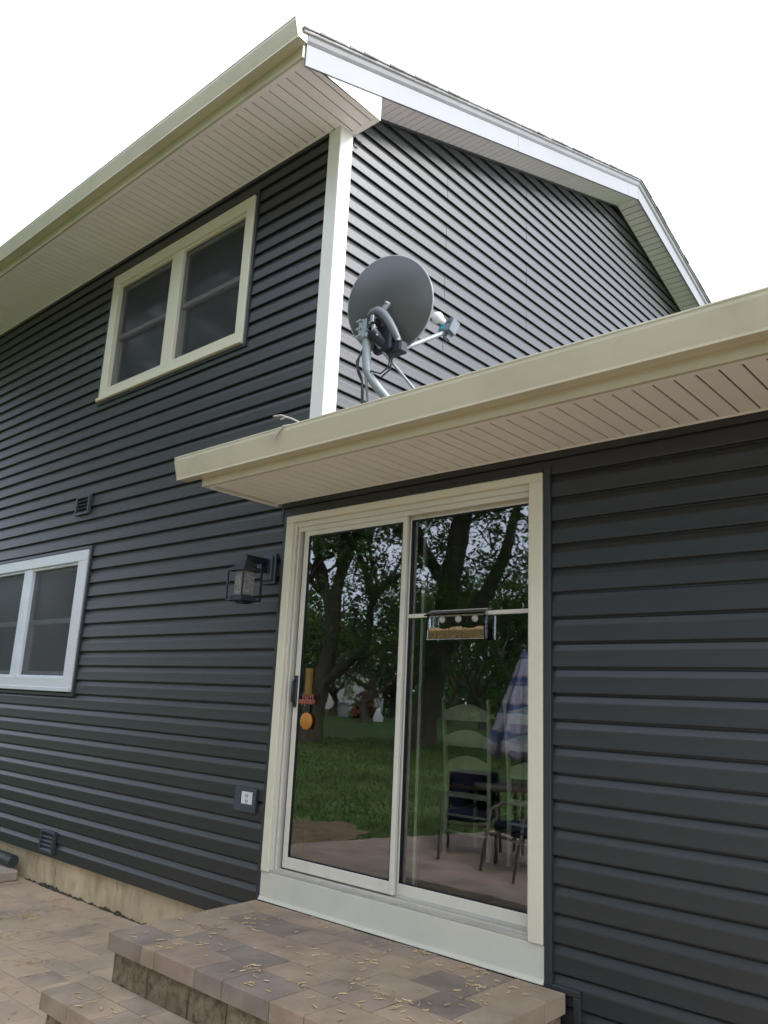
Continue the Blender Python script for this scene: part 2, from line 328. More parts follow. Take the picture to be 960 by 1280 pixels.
# long wall
wb = MB()
def sheath(b, x0, x1, y0, y1, z0, z1, holes):
    xs = sorted({x0, x1, *[h[0] for h in holes], *[h[1] for h in holes]}); zs = sorted({z0, z1, *[h[2] for h in holes], *[h[3] for h in holes]})
    for i in range(len(xs)-1):
        for j in range(len(zs)-1):
            cx, cz = (xs[i]+xs[i+1])/2, (zs[j]+zs[j+1])/2
            if any(h[0] < cx < h[1] and h[2] < cz < h[3] for h in holes): continue
            b.box(xs[i], xs[i+1], y0, y1, zs[j], zs[j+1])
inset = 0.06
sheath(wb, -7.2, XB-0.02, AY+0.012, AY+0.10, ZB+0.01, ZS+0.03, [(UW[0]+inset, UW[1]-inset, UW[2]+inset, UW[3]-inset), (LW[0]+inset, LW[1]-inset, LW[2]+inset, LW[3]-inset)])
wallA = wb.build('wall', M['dark'], house)
for i in range(-1, 46):
    z = ZA0-i*E_
    if i == 45: break
    zz = z-E_
    x1 = 0.118 if zz > 2.32 else -0.030
    for a, c in runs(-7.2, x1, [UW, LW], zz):
        link('siding_course', course_mesh(c-a), wallA, (a, AY+rnd.uniform(-.0008, .0008), zz+rnd.uniform(-.0010, .0010)), (0, rnd.uniform(-.00025, .00025), 0))
# gable wall
wb = MB(); pts = [(AY+0.1, 2.6), (8.9, 2.6), (8.9, rakez(8.9)), (4.45, rakez(4.45)+.02), (AY+0.1, rakez(AY+.1)+.02)]
wb.prism(pts, 'x', XB-0.11, XB-0.012)
wallB = wb.build('wall', M['dark'], house)
y_start = AY+0.098
for i in range(-16, 20):
    z = ZA0-(i+1)*E_
    lo = y_start if z <= rakez(y_start) else (z-5.22)/0.36
    hi = 8.6 if z <= rakez(8.6) else 4.45+(6.822-z)/0.315
    if hi-lo < 0.1: continue
    lo = max(lo-0.02, y_start)
    k = (i+16)//2
    cuts = sorted(c+[0, .13, -.1][k % 3]*0 for c in ([1.275, 3.73, 6.9] if k % 2 == 0 else [2.5, 4.99, 7.4]))
    edges = [lo]+[c for c in cuts if lo+.15 < c < hi-.15]+[hi]
    for n, (a, c) in enumerate(zip(edges[:-1], edges[1:])):
        link('siding_course', course_mesh(c-a-(0.0035 if n < len(edges)-2 else 0)), wallB, (XB+(0.0012 if n % 2 else 0), a, z), (0, 0, math.pi/2))
# one-storey wall
DH = (-0.03, 1.945, -0.6, 2.20)
wb = MB(); sheath(wb, -0.02, 6.0, 0.012, 0.11, -0.42, ZL+0.02, [(0.06, 1.86, 0.10, 2.19)])
wallC = wb.build('wall', M['dark'], house)
for i in range(-1, 23):
    z = ZC0-(i+1)*E_
    a = -0.012 if z > 2.0 and i < 0 else 1.925
    link('siding_course', course_mesh(6.0-a), wallC, (a, rnd.uniform(-.0008, .0008), z+rnd.uniform(-.0010, .0010)), (0, rnd.uniform(-.0003, .0003), 0))
box('corner_trim', M['siding_trim'], wallC, -0.030, -0.012, -0.020, AY-0.002, 2.19, ZL-.001)
# dark trims (J channels)
def jch(parent, x0, x1, y0, y1, z0, z1): return box('trim_channel', M['siding_trim'], parent, x0, x1, y0, y1, z0, z1, 0.002)
for (h, p) in ((UW, wallA), (LW, wallA)):
    x0, x1, z0, z1 = h
    jch(p, x1-0.004, x1+0.022, AY-0.030, AY, z0-0.022, z1+0.022); jch(p, x0-0.022, x0+0.004, AY-0.030, AY, z0-0.022, z1+0.022)
    jch(p, x0+.005, x1-.005, AY-0.030, AY, z1-0.004, z1+0.022); jch(p, x0+.005, x1-.005, AY-0.030, AY, z0-0.022, z0+0.004)
jch(wallA, -7.2, 0.116, AY-0.026, AY-0.002, ZS-0.030, ZS-0.001)
jch(wallA, -0.056, -0.032, AY-0.026, AY, ZB+.3, 2.31)
jch(wallC, -0.010, 6.0, -0.028, -0.002, ZL-0.034, ZL-0.001)
jch(wallC, 1.894, 1.930, -0.030, 0.0, -0.43, 2.235)
jch(wallC, 0.000, 0.034, -0.026, 0.0, -0.030, 2.225)
jch(wallC, 0.036, 1.892, -0.026, 0.0, 2.214, 2.236)
jch(wallC, 1.932, 2.060, -0.032, 0.0, -0.045, -0.020); jch(wallC, 2.030, 2.060, -0.032, 0.0, -0.43, -0.047)
# foundation
fb = MB()
nx = 60
vs = []; 
for k in range(nx+1):
    x = -7.2+k*(7.2)/nx
    for z in (PZ-0.1, PZ+0.03, -0.33, ZB+0.035): vs.append((x, AY+0.028+rnd.uniform(-.003, .003), z))
fs = [(k*4+j, (k+1)*4+j, (k+1)*4+j+1, k*4+j+1) for k in range(nx) for j in range(3)]
fb.add(vs, fs); fb.build('foundation', M['concrete'], house)
cr = MB()   # hairline cracks in the foundation: thin dark grooves standing a millimetre proud of the face
for (cx, z0, z1) in ((-2.53, -.39, -.27), (-1.62, -.30, -.215)):
    pth = [(cx+rnd.uniform(-.012, .012), AY+0.0235, z0+(z1-z0)*q/5) for q in range(6)]
    cr.tube(pth, [.001, .0018, .0015, .0025, .0018, .001], 5)
cr.build('crack', M['soil'], house)
# corner post
pb = MB(); X1 = XB+0.024; Y0 = AY-0.024
pb.prism([(XB-0.095, Y0), (X1-0.004, Y0), (X1, Y0+0.004), (X1, AY+0.096), (X1-0.012, AY+0.096), (X1-0.012, AY+0.012), (XB-0.095, AY+0.012)], 'z', 2.6, ZS-0.001)
pb.build('corner_post', M['post'], house)
cb = MB(); cb.tube([(X1+.002, .165, 5.045), (X1+.016, .175, 5.018), (X1+.03, .2, 5.010), (X1+.012, .215, 5.002)], 0.008, 6)
cb.build('wire_clip', M['black'], house)

# ------------------------------------------------------------------ windows
def window(hole, white, casing, lights, rail):
    x0, x1, z0, z1 = hole
    fr_m = M['window_white'] if white else M['almond']
    wn = link('window', None, house)
    F0, F1 = AY-0.040, AY+0.075
    b = MB(); c = casing; bv = .004
    b.box(x0, x1, F0, F1, z1-c[0], z1, bv); b.box(x0, x1, F0, F1, z0, z0+c[1], bv)
    b.box(x0, x0+c[2], F0+.001, F1-.001, z0+c[1]-.003, z1-c[0]+.003, bv); b.box(x1-c[3], x1, F0+.001, F1-.001, z0+c[1]-.003, z1-c[0]+.003, bv)
    b.box(x0-0.02, x1+.004, F0-0.016, F0+0.02, z0-0.004, z0+0.03, bv)
    b.build('frame', fr_m, wn)
    s = MB()
    s.box(x0+c[2]-.002, x1-c[3]+.002, F0+.022, F0+.05, z1-c[0]-.022, z1-c[0]+.006, .002); s.build('stop', fr_m if not white else M['sashw'], wn); s = MB(); s.box(x0+c[2]-.002, x1-c[3]+.002, F0+.022, F0+.05, z0+c[1]-.006, z0+c[1]+.016, .002)
    s.build('stop', fr_m if not white else M['sashw'], wn)
    for n, (a, d) in enumerate(lights):
        if n: 
            m = MB(); m.box(lights[n-1][1], a, F0+.012, F1-.004, z0+c[1]-.001, z1-c[0]+.001, .004); m.build('mullion', fr_m if not white else M['sashw'], wn)
        zt, zb = z1-c[0]-.016, z0+c[1]+.012
        for (lo, hi, yy) in ((rail, zt, F0+.055), (zb, rail+.045, F0+.080)):
            sb = MB(); st = 0.030
            sb.box(a-.004, a+st, yy, yy+.024, lo, hi, .002); sb.box(d-st, d+.004, yy, yy+.024, lo, hi, .002)
            sb.box(a+st-.001, d-st+.001, yy+.001, yy+.023, hi-.042, hi, .002); sb.box(a+st-.001, d-st+.001, yy+.001, yy+.023, lo, lo+.042, .002)
            sb.build('sash', M['sash'] if not white else M['sashw'], wn)
            box('pane', M['wglass'], wn, a+st-.006, d-st+.006, yy+.010, yy+.014, lo+.036, hi-.036)
        box('insect_screen', M['screen_grey' if white else 'screen'], wn, a-.002, d+.002, F0+.045, F0+.046, zb-.006, zt+.006)
        cu = MB(); n_ = 60; vs = []
        for k in range(n_+1):
            x = a-.05+(d-a+.1)*k/n_; y = AY+.150+.026*math.sin(k*1.3)+.010*math.sin(k*2.9)
            vs += [(x, y, z0-.05), (x, y, z1+.05)]
        cu.add(vs, [(2*k, 2*k+2, 2*k+3, 2*k+1) for k in range(n_)], True)
        cu.build('curtain', M['curtain'], wn)
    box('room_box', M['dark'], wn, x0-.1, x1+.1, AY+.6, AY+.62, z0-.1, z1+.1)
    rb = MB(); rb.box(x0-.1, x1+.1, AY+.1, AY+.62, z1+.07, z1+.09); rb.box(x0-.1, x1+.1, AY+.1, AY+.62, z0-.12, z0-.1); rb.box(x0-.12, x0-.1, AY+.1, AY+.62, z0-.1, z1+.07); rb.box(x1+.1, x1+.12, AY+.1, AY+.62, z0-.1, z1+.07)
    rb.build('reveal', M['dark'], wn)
    return wn
window((-2.755, -0.680, 3.640, 4.892), False, (0.105, 0.105, 0.110, 0.095), [(-2.640, -1.790), (-1.632, -0.780)], 4.237)
window((-4.665, -2.560, 1.062, 2.254), True, (0.095, 0.110, 0.130, 0.150), [(-4.540, -3.750), (-3.585, -2.790)], 1.640)

# ------------------------------------------------------------------ sliding door
door = link('sliding_door', None, house)
b = MB(); bv = .004
b.box(0.036, 1.890, -0.036, 0.020, 2.170, 2.213, bv); 
b.box(0.036, 0.100, -0.035, 0.019, 0.117, 2.171, bv); b.box(1.815, 1.890, -0.035, 0.019, 0.117, 2.171, bv)
b.build('casing', M['almond'], door)
b = MB()
b.box(0.082, 0.112, -0.012, 0.110, 0.12, 2.172, .002); b.box(0.112, 0.128, 0.004, 0.110, 0.125, 2.160, .002); b.box(0.128, 0.150, 0.050, 0.110, 0.125, 2.160, .002)
b.build('side_jamb', M['alum'], door); b = MB(); b.box(.1495, .157, .024, .060, .13, 2.12); b.build('track_gap', M['black'], door); b = MB(); b.box(.1115, .1165, -.002, .006, .13, 2.14); b.build('track_gap', M['dirty'], door); b = MB(); b.box(1.800, 1.834, -0.012, 0.110, 0.12, 2.172, .002)
b.build('side_jamb', M['alum'], door)
b = MB(); b.box(0.105, 1.806, -0.008, 0.110, 2.140, 2.174, .002); b.box(0.120, 1.806, 0.008, 0.020, 2.112, 2.141, .002)
b.build('head_jamb', M['alum'], door)
def leaf_panel(x0, x1, y0, y1, z0, z1, sl, sr, top, bot):
    p = MB(); p.box(x0, x0+sl, y0, y1, z0, z1, .003); p.box(x1-sr, x1, y0, y1, z0, z1, .003)
    p.box(x0+sl-.001, x1-sr+.001, y0+.002, y1-.002, z1-top, z1, .003); p.box(x0+sl-.001, x1-sr+.001, y0+.002, y1-.002, z0, z0+bot, .003)
    p.build('door_panel', M['alum'], door)
    g = MB(); e = .004   # black glazing gasket
    for (a, c, d, f) in ((x0+sl-e, x0+sl+.006, z0+bot, z1-top), (x1-sr-.006, x1-sr+e, z0+bot, z1-top), (x0+sl, x1-sr, z1-top-.008, z1-top+e), (x0+sl, x1-sr, z0+bot-e, z0+bot+.005)):
        g.box(a, c, y0+.0045, y0+.012, d, f)
    g.build('gasket', M['black'], door)
    b = MB(); ym = (y0+y1)/2; b.norecalc = True; b.add([(x0+sl-.002, ym, z0+bot-.002), (x1-sr+.002, ym, z0+bot-.002), (x1-sr+.002, ym, z1-top+.002), (x0+sl-.002, ym, z1-top+.002)], [(0, 1, 2, 3)])
    b.build('glass_pane', M['glass'], door)
leaf_panel(0.158, 0.999, 0.018, 0.042, 0.148, 2.122, 0.040, 0.030, 0.040, 0.062)
leaf_panel(0.968, 1.850, 0.056, 0.082, 0.140, 2.150, 0.032, 0.040, 0.055, 0.062)
b = MB(); b.box(1.062, 1.082, 0.090, 0.112, 0.15, 2.13, .002); b.build('screen_frame', mat('frame_white', (0.88, 0.90, 0.80), .5, .4), door, label='pale inner screen frame showing behind the fixed pane')
b = MB(); b.box(1.001, 1.8085, 0.0515, 0.066, 1.545, 1.566, .002); b.build('pane_bar', M['alum'], door)
b = MB(); b.prism([(-0.020, 0.118), (0.10, 0.118), (0.10, 0.146), (0.048, 0.150), (0.046, 0.140), (0.014, 0.140), (0.010, 0.134), (-0.020, 0.130)], 'x', 0.100, 1.815)
b.build('sill_track', M['dirty'], door)
b = MB(); b.box(0.032, 1.893, -0.024, 0.006, -0.032, 0.116, .002); b.prism([(-0.040, -0.033), (-0.024, -0.033), (-0.024, -0.016), (-0.030, -0.014), (-0.034, -0.026), (-0.040, -0.029)], 'x', 0.036, 1.893)
b.build('kick_board', M['white'], door)
b = MB(); b.box(0.164, 0.192, 0.006, 0.0175, 1.04, 1.225, .003); b.tube([(0.178, .008, 1.065), (0.178, -.012, 1.075), (0.178, -.012, 1.19), (0.178, .008, 1.20)], .007, 8)
b.build('handle', M['lampmetal'], door)
# room behind the door
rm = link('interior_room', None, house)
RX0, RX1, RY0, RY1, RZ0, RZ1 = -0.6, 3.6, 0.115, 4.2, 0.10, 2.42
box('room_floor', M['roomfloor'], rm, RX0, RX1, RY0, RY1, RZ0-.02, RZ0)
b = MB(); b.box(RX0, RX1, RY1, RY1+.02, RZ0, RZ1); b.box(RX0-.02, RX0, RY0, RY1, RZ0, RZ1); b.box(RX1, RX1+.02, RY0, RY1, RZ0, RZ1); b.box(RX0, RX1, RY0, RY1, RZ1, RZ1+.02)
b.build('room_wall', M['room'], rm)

# ------------------------------------------------------------------ soffits
def strip_mesh(width, length, cache={}, mm='soffit'):
    """soffit strip: local X = pitch, Y = run, visible face down at z=0 with rounded edges and a dark recessed joint"""
    k = (round(width, 4), round(length, 4), mm)
    if k in cache: return cache[k]
    g = 0.0046
    b = MB(); b.prism([(g, .010), (g, .0025), (g+.0025, 0), (width-g-.0025, 0), (width-g, .0025), (width-g, .010)], 'y', 0, length)
    b.cur = 1; b.prism([(0, .0085), (g+.001, .0085), (g+.001, .010), (0, .010)], 'y', 0, length); b.prism([(width-g-.001, .0085), (width, .0085), (width, .010), (width-g-.001, .010)], 'y', 0, length)
    cache[k] = b.mesh('soffit_panel', [M[mm], M['groove']]); return cache[k]
up = box('soffit', M['groove'], house, -7.2, 0.478, -0.555, 0.160, ZS+0.012, ZS+0.020)
pit = 0.0875; k = 0
x = 0.429
while x > -7.1:
    link('soffit_panel', strip_mesh(pit, 0.55 if x-pit < XB-.1 else 0.655), up, (x-pit, -0.528, ZS)); x -= pit
link('soffit_panel', strip_mesh(0.05, 0.655), up, (0.429, -0.528, ZS))
b = MB(); b.box(-7.2, 0.479, -0.560, -0.520, ZS-.005, ZS+.012, .002); b.box(-7.2, 0.13, 0.010, 0.026, ZS-.004, ZS+.012, .002); b.box(XB-.1, 0.479, 0.122, 0.160, ZS-.004, ZS+.012, .002)
b.build('soffit_trim', M['soffit'], up)
low = box('soffit', M['groove'], house, -0.085, 6.0, -0.570, -0.001, ZL+0.012, ZL+0.020)
pit = 0.0823; x = 2.906+36*pit
while x > -0.05:
    link('soffit_panel', strip_mesh(pit, 0.50, mm='soffit_low'), low, (x-pit, -0.545, ZL)); x -= pit
b = MB(); b.box(-0.105, 6.0, -0.575, -0.538, ZL-.005, ZL+.012, .002); b.box(-0.105, -0.085, -0.537, -0.001, ZL-.010, ZL+.012, .002); b.box(-0.084, 6.0, -0.046, -0.0295, ZL-.003, ZL+.012, .002)
b.build('soffit_trim', M['soffit_low'], low)
# fascias
b = MB(); b.prism([(-0.580, ZS-.010), (-0.560, ZS-.010), (-0.560, ZS+.19), (-0.580, ZS+.19)], 'x', -7.2, 0.484); b.build('fascia', M['gutter'], house)
b = MB(); b.prism([(-0.595, ZL-.008), (-0.575, ZL-.008), (-0.575, ZL+.17), (-0.595, ZL+.17)], 'x', -0.112, 6.0); b.prism([(-0.575, ZL-.008), (-0.001, ZL-.008), (-0.001, ZL+.28), (-0.575, ZL+.16)], 'x', -0.112, -0.106); b.build('fascia', M['gutter'], house)
# gutters: K-style profile with wall thickness
def gutter(x0, x1, yb, zb, zt, out):
    w_ = out; h = zt-zb
    o = [(yb, zt), (yb, zb), (yb-w_*.72, zb), (yb-w_*.735, zb+h*.04), (yb-w_*.80, zb+h*.22), (yb-w_*.865, zb+h*.42), (yb-w_*.95, zb+h*.68), (yb-w_, zb+h*.84), (yb-w_, zt)]
    th = .0025
    i_ = [(y+(th if y < yb-.001 else -th), z+(th if z < zt-.001 else 0)) for y, z in o]
    poly = o+i_[::-1]
    g = MB(); n = len(o)
    for a in range(n-1):
        (u0, v0), (u1, v1) = o[a], o[a+1]; (p0, q0), (p1, q1) = i_[a], i_[a+1]
        g.prism([(u0, v0), (u1, v1), (p1, q1), (p0, q0)], 'x', x0, x1)
    g.box(x0, x1, yb-w_-.003, yb-w_+.012, zt-.004, zt+.006, .002); g.box(x0, x1, yb-w_*.735-.001, yb-w_*.735+.004, zb-.007, zb+.004)
    go = g.build('gutter', M['gutter'], house)
    for xe, s in ((x0, -1), (x1, 1)):
        c = MB(); c.prism([(y, z) for y, z in o], 'x', xe-.004, xe+.004); c.build('end_cap', M['gutter'], go)
    return go
gutter(-7.2, 0.515, -0.581, ZS+.070, ZS+.196, 0.105)
gutter(-0.262, 6.0, -0.596, ZL+.042, ZL+.168, 0.108)

# ------------------------------------------------------------------ rake, gable soffit, roofs
sl1, sl2 = math.atan(.36), math.atan(-.315)
rk = link('soffit', None, house)
def slope_box(b, y0, y1, x0, x1, d0, d1):
    """box that follows the rake line between y0 and y1, offset vertically by d0..d1"""
    q = [(y0, rakez(y0)+d0), (y1, rakez(y1)+d0), (y1, rakez(y1)+d1), (y0, rakez(y0)+d1)]; b.prism(q, 'x', x0, x1)
pit = 0.0878
n1 = int((4.45-0.165)/math.cos(sl1)/pit)
sm = strip_mesh(pit, 0.478-XB-.006)
def rake_panel(y, z, ang):
    # local X (pitch) along slope, local Y along -X world
    mtx = Matrix.Translation((0.478, y, z)) @ Matrix(((0, -1, 0), (math.cos(ang), 0, -math.sin(ang)), (math.sin(ang), 0, math.cos(ang)))).to_4x4()
    o = link('soffit_panel', sm, rk); o.matrix_local = mtx
for i in range(n1+1):
    y = 0.165+i*pit*math.cos(sl1); rake_panel(y, rakez(y), sl1)
for i in range(int(4.2/math.cos(sl2)/pit)):
    y = 4.452+i*pit*math.cos(sl2); rake_panel(y, rakez(y), sl2)
b = MB(); slope_box(b, .165, 4.45, XB-.01, .478, .012, .02); slope_box(b, 4.45, 8.8, XB-.01, .478, .012, .02); b.build('soffit_backing', M['groove'], rk)
b = MB(); slope_box(b, .165, 4.449, XB+.016, XB+.030, -.022, -.001); slope_box(b, 4.451, 8.8, XB+.016, XB+.030, -.022, -.001); b.build('trim_channel', M['siding_trim'], rk)
rake = link('rake_board', None, house)
for (a, c) in ((-0.560, 1.92), (1.923, 4.18), (4.183, 4.45), (4.452, 6.3), (6.303, 8.95)):
    b = MB(); slope_box(b, a, c, .480, .497, -.028, .132); b.build('fascia_board', M['rake'], rake)
b = MB()
for (a, c) in ((-0.575, 4.45), (4.452, 8.95)):
    q = [(.480, .1325), (.499, .1325), (.512, .150), (.520, .178), (.534, .196), (.534, .206), (.480, .206)]
    vs = []
    for y in (a, c): vs += [(x_, y, rakez(y)+d_) for x_, d_ in q]
    n = len(q); b.add(vs, [tuple(range(n))[::-1], tuple(range(n, 2*n))]+[(i, (i+1) % n, n+(i+1) % n, n+i) for i in range(n)])
b.build('crown_strip', mat('crown_paint', (0.24, 0.235, 0.23), .4, .5), rake)
b = MB(); b.prism([(-0.559, ZS-.003), (0.163, ZS-.003), (0.163, rakez(0.163)-.0), (-0.559, rakez(-.559)+.02)], 'x', .4795, .486); b.box(XB+.02, .479, .1605, .1645, ZS-.002, rakez(.163)+.01)
b.build('eave_return', M['post'], house)
def roof(name, segs, x0, x1, row):
    """deck slab plus stepped rows of shingles with uneven butt edges, all one mesh"""
    b = MB()
    for (y0, z0, y1, z1) in segs:
        L_ = math.hypot(y1-y0, z1-z0); n = max(1, int(L_/row)); uy, uz = (y1-y0)/L_, (z1-z0)/L_
        b.prism([(y0, z0-.02), (y1, z1-.02), (y1, z1), (y0, z0)], 'x', x0, x1-.012)
        for i in range(n):
            t0, t1 = i*L_/n-.004, (i+1)*L_/n
            xe = x1+rnd.uniform(-.004, .004)
            b.prism([(y0+uy*t0, z0+uz*t0+.001), (y0+uy*t1, z0+uz*t1+.001), (y0+uy*t1, z0+uz*t1+.006), (y0+uy*t0-.002, z0+uz*t0+.016)], 'x', x0, xe)
    o = b.build(name, M['shingle'], house); return o
T = .207
roof('roof', [(-0.62, rakez(-.62)+T, 4.45, rakez(4.45)+T), (9.0, rakez(9.0)+T, 4.45, rakez(4.45)+T)], -7.3, 0.545, .14)
roof('roof', [(-0.625, ZL+.176, 0.045, ZL+.176+.168)], -0.15, 6.0, .14)
roof('roof', [(0.05, ZL+.345, 4.6, ZL+.345+1.14)], XB+.02, 6.0, .14)
# closing walls behind, so that the volume is shut from every side
for q in ((-7.22, XB-.1, 8.80, 8.9, -.4, 5.3), (-7.22, -7.2, AY, 8.799, -.4, 5.3), (5.99, 6.0, .02, 4.549, -.4, 2.5), (XB, 6.0, 4.55, 4.6, -.4, 3.7)):
    box('outer_wall', M['siding_trim'], house, *q)
b = MB(); b.prism([(AY+.1, 5.3), (8.9, 5.3), (4.45, 6.8)], 'x', -7.22, -7.18); b.build('outer_wall', M['siding_trim'], house)

#PART2
# ------------------------------------------------------------------ satellite dish
dt = thing('satellite_dish', 'grey satellite dish on a bent mast on the lower roof by the white post', 'satellite dish', (0.92, 0.10, 2.67))
def rel(t): return (-t.location.x, -t.location.y, -t.location.z)
DR = Matrix.Translation((0.800, 0.0, 3.470)) @ Matrix.Rotation(math.radians(13), 4, 'Z') @ Matrix.Rotation(math.radians(12), 4, 'X')
b = MB(); seg, rings, R_ = 56, 10, 0.298
for surf in (0, 1):
    vs = []; fs = []
    for i in range(rings+1):
        r = R_*i/rings
        for k in range(seg):
            a = 2*math.pi*k/seg
            rx, rz = r*math.cos(a)*0.985, r*math.sin(a)
            y = -(0.070-r*r/1.30) + (0.005 if surf else 0)
            vs.append(DR @ Vector((rx, y, rz)))
    for i in range(rings):
        for k in range(seg): fs.append((i*seg+k, i*seg+(k+1) % seg, (i+1)*seg+(k+1) % seg, (i+1)*seg+k))
    b.add(vs, fs, True)
b.build('reflector', M['dish'], dt, rel(dt))
b = MB()
rp = [DR @ Vector((R_*math.cos(2*math.pi*k/72)*.985, 0.004, R_*math.sin(2*math.pi*k/72))) for k in range(73)]
b.tube(rp, 0.0065, 8, False); b.build('rim', M['dishrim'], dt, rel(dt))
b = MB(); b.tube([(.742, -.12, 3.20), (.748, -.12, 3.08), (.757, -.12, 3.005), (.768, -.108, 2.965), (.800, -.062, 2.900), (.842, 0, 2.822), (.880, .055, 2.750), (.918, .105, 2.68)], .027, 14)
b.build('mast', M['galv'], dt, rel(dt))
b = MB(); b.box(.692, .768, -.152, -.090, 3.205, 3.335, .008)
for z in (3.325, 3.275, 3.225): b.box(.680, .700, -.158, -.085, z-.008, z+.008, .002); b.tube([(.715, -.165, z), (.715, -.150, z)], .008, 6)
b.build('mast_clamp', M['galv'], dt, rel(dt))
b = MB(); b.tube([(.800, -.10, 3.175), (.972, .10, 2.88), (1.05, .19, 2.735)], .0095, 8); b.tube([(.765, -.135, 2.95), (.70, -.03, 2.80), (.65, .06, 2.685)], .0085, 8)
b.build('strut', M['galv'], dt, rel(dt))
b = MB()   # cast arm that cradles the back of the reflector
arc = [(.745, -.115, 3.345), (.775, -.118, 3.372), (.815, -.112, 3.375), (.850, -.098, 3.345), (.880, -.082, 3.295), (.905, -.062, 3.235), (.925, -.040, 3.180)]
b.tube(arc, [.018, .026, .030, .030, .028, .026, .020], 10)
b.tube([(.835, -.105, 3.365), (.862, -.090, 3.405), (.872, -.078, 3.420)], [.022, .017, .010], 8)
b.build('bracket_arm', M['dgrey'], dt, rel(dt))
b = MB(); b.tube([(.772, -.15, 3.30), (.772, -.06, 3.30)], .045, 14); b.tube([(.80, -.145, 3.235), (.83, -.06, 3.17)], .036, 12); b.box(.755, .90, -.085, -.035, 3.12, 3.29, .012); b.box(.82, .96, -.06, .01, 3.10, 3.175, .01)
b.build('bracket_core', M['black'], dt, rel(dt))
b = MB()
for p in ((.800, -.150, 3.325), (.812, -.150, 3.26), (.832, -.140, 3.205), (.868, -.108, 3.418), (.935, -.066, 3.175), (.766, -.16, 3.25), (.79, -.155, 3.29)):
    b.tube([p, (p[0]+.004, p[1]+.03, p[2])], .009, 6); b.build('bolt', M['galv'], dt, rel(dt)); b = MB()
for p in ((.803, -.152, 3.31), (.815, -.15, 3.245)): b.box(p[0]-.004, p[0]+.016, p[1]-.006, p[1]+.004, p[2]-.022, p[2]+.022); b.build('clip', M['galv'], dt, rel(dt)); b = MB()
b = MB(); b.tube([(.872, -.01, 3.130), (.878, .10, 3.205), (.895, .43, 3.425)], .0150, 8); b.build('feed_arm', M['galv'], dt, rel(dt))
lt = Matrix.Translation((.902, .455, 3.470)) @ Matrix.Rotation(math.radians(-18), 4, 'X') @ Matrix.Rotation(math.radians(10), 4, 'Y') @ Matrix.Scale(.86, 4)
def tr_box(b, mtx, x0, x1, y0, y1, z0, z1, bev=.003):
    q = MB(); q.box(x0, x1, y0, y1, z0, z1, bev); b.add([mtx @ Vector(v) for v in q.v], q.f)
b = MB(); tr_box(b, lt, -.045, .045, -.035, .055, -.055, .055)
for q in range(4): tr_box(b, lt, -.052, .052, -.040, .060, .010+q*.013, .016+q*.013, .001)
tr_box(b, lt, .048, .066, -.03, .05, -.05, .062); tr_box(b, lt, .0, .04, .0, .05, -.10, -.055)
lo = b.build('receiver', M['lnb'], dt, rel(dt))
b = MB(); tr_box(b, lt, -.030, .012, -.0385, -.0355, -.042, -.004, .001); b.build('label_sticker', M['bluelabel'], lo)
b = MB(); b.tube([lt @ Vector((-.015, -.03, .02)), lt @ Vector((-.03, -.075, .022))], .022, 12); b.sphere(lt @ Vector((-.035, -.095, .022)), .040, 16, 10, (1, 1, .95)); b.build('feed_horn', M['feedhorn'], lo)
b = MB()
b.tube([(.735, -.135, 3.16), (.715, -.15, 3.08), (.708, -.15, 3.02), (.735, -.14, 2.96), (.745, -.13, 2.87), (.742, -.12, 2.76), (.75, -.1, 2.66)], .005, 6)
b.tube([(.73, -.14, 3.13), (.700, -.155, 3.06), (.712, -.15, 2.99), (.74, -.14, 2.93), (.736, -.13, 2.80), (.72, -.11, 2.65)], .006, 6)
b.tube([(.85, -.06, 3.14), (.872, -.05, 3.08), (.868, -.055, 3.02), (.835, -.085, 2.975), (.79, -.125, 2.99)], .005, 6)
b.tube([(.868, -.06, 3.14), (.892, -.05, 3.07), (.882, -.055, 3.00), (.84, -.08, 2.955)], .006, 6)
b.build('cable', M['black'], dt, rel(dt))
b = MB()
for cx, cy, cz in ((.918, .105, 2.672), (1.05, .19, 2.715), (.65, .06, 2.665)): b.box(cx-.07, cx+.07, cy-.06, cy+.06, cz-.006, cz+.010, .003)
b.build('foot_plate', M['galv'], dt, rel(dt))

# twig caught in the gutter
tw = MB(); tw.tube([(.626, -.69, 2.566), (.70, -.70, 2.553), (.78, -.695, 2.52), (.86, -.67, 2.475)], .0055, 6); tw.tube([(.70, -.70, 2.530), (.74, -.70, 2.535), (.80, -.69, 2.51)], .005, 6)
tw.tube([(.669, -.712, 2.419), (.70, -.714, 2.452), (.735, -.708, 2.482), (.80, -.69, 2.484)], .0065, 6)
tw.build('twig', M['twig'], None, label='dry forked twig stuck in the lower gutter in front of the white corner post', cat='twig')

# ------------------------------------------------------------------ wall lantern
ln = thing('wall_lantern', 'dark metal cage wall lantern with seeded glass on the siding left of the glass door', 'wall lantern', (-0.160, AY-.02, 1.90))
LX, LY = -0.165, -0.170
b = MB(); b.box(-.222, -.098, .012, .034, 1.800, 2.000, .004); b.box(-.205, -.115, -.004, .013, 1.820, 1.980, .004); b.build('back_plate', M['steelgrey'], ln, rel(ln))
b = MB(); b.box(-.184, -.142, LY-.02, .0, 1.925, 1.962, .004); b.box(-.178, -.150, -.06, -.003, 1.87, 1.926, .003); b.build('arm', M['lampmetal'], ln, rel(ln))
b = MB()
for s, z0, z1 in ((.066, 1.860, 1.880), (.052, 1.880, 1.898), (.035, 1.898, 1.926)): b.box(LX-s, LX+s, LY-s, LY+s, z0, z1, .003)
b.build('cap', M['lampmetal'], ln, rel(ln))
b = MB(); s = .074
for sx in (-1, 1):
    for sy in (-1, 1): b.box(LX+sx*s-.005, LX+sx*s+.005, LY+sy*s-.005, LY+sy*s+.005, 1.668, 1.864)
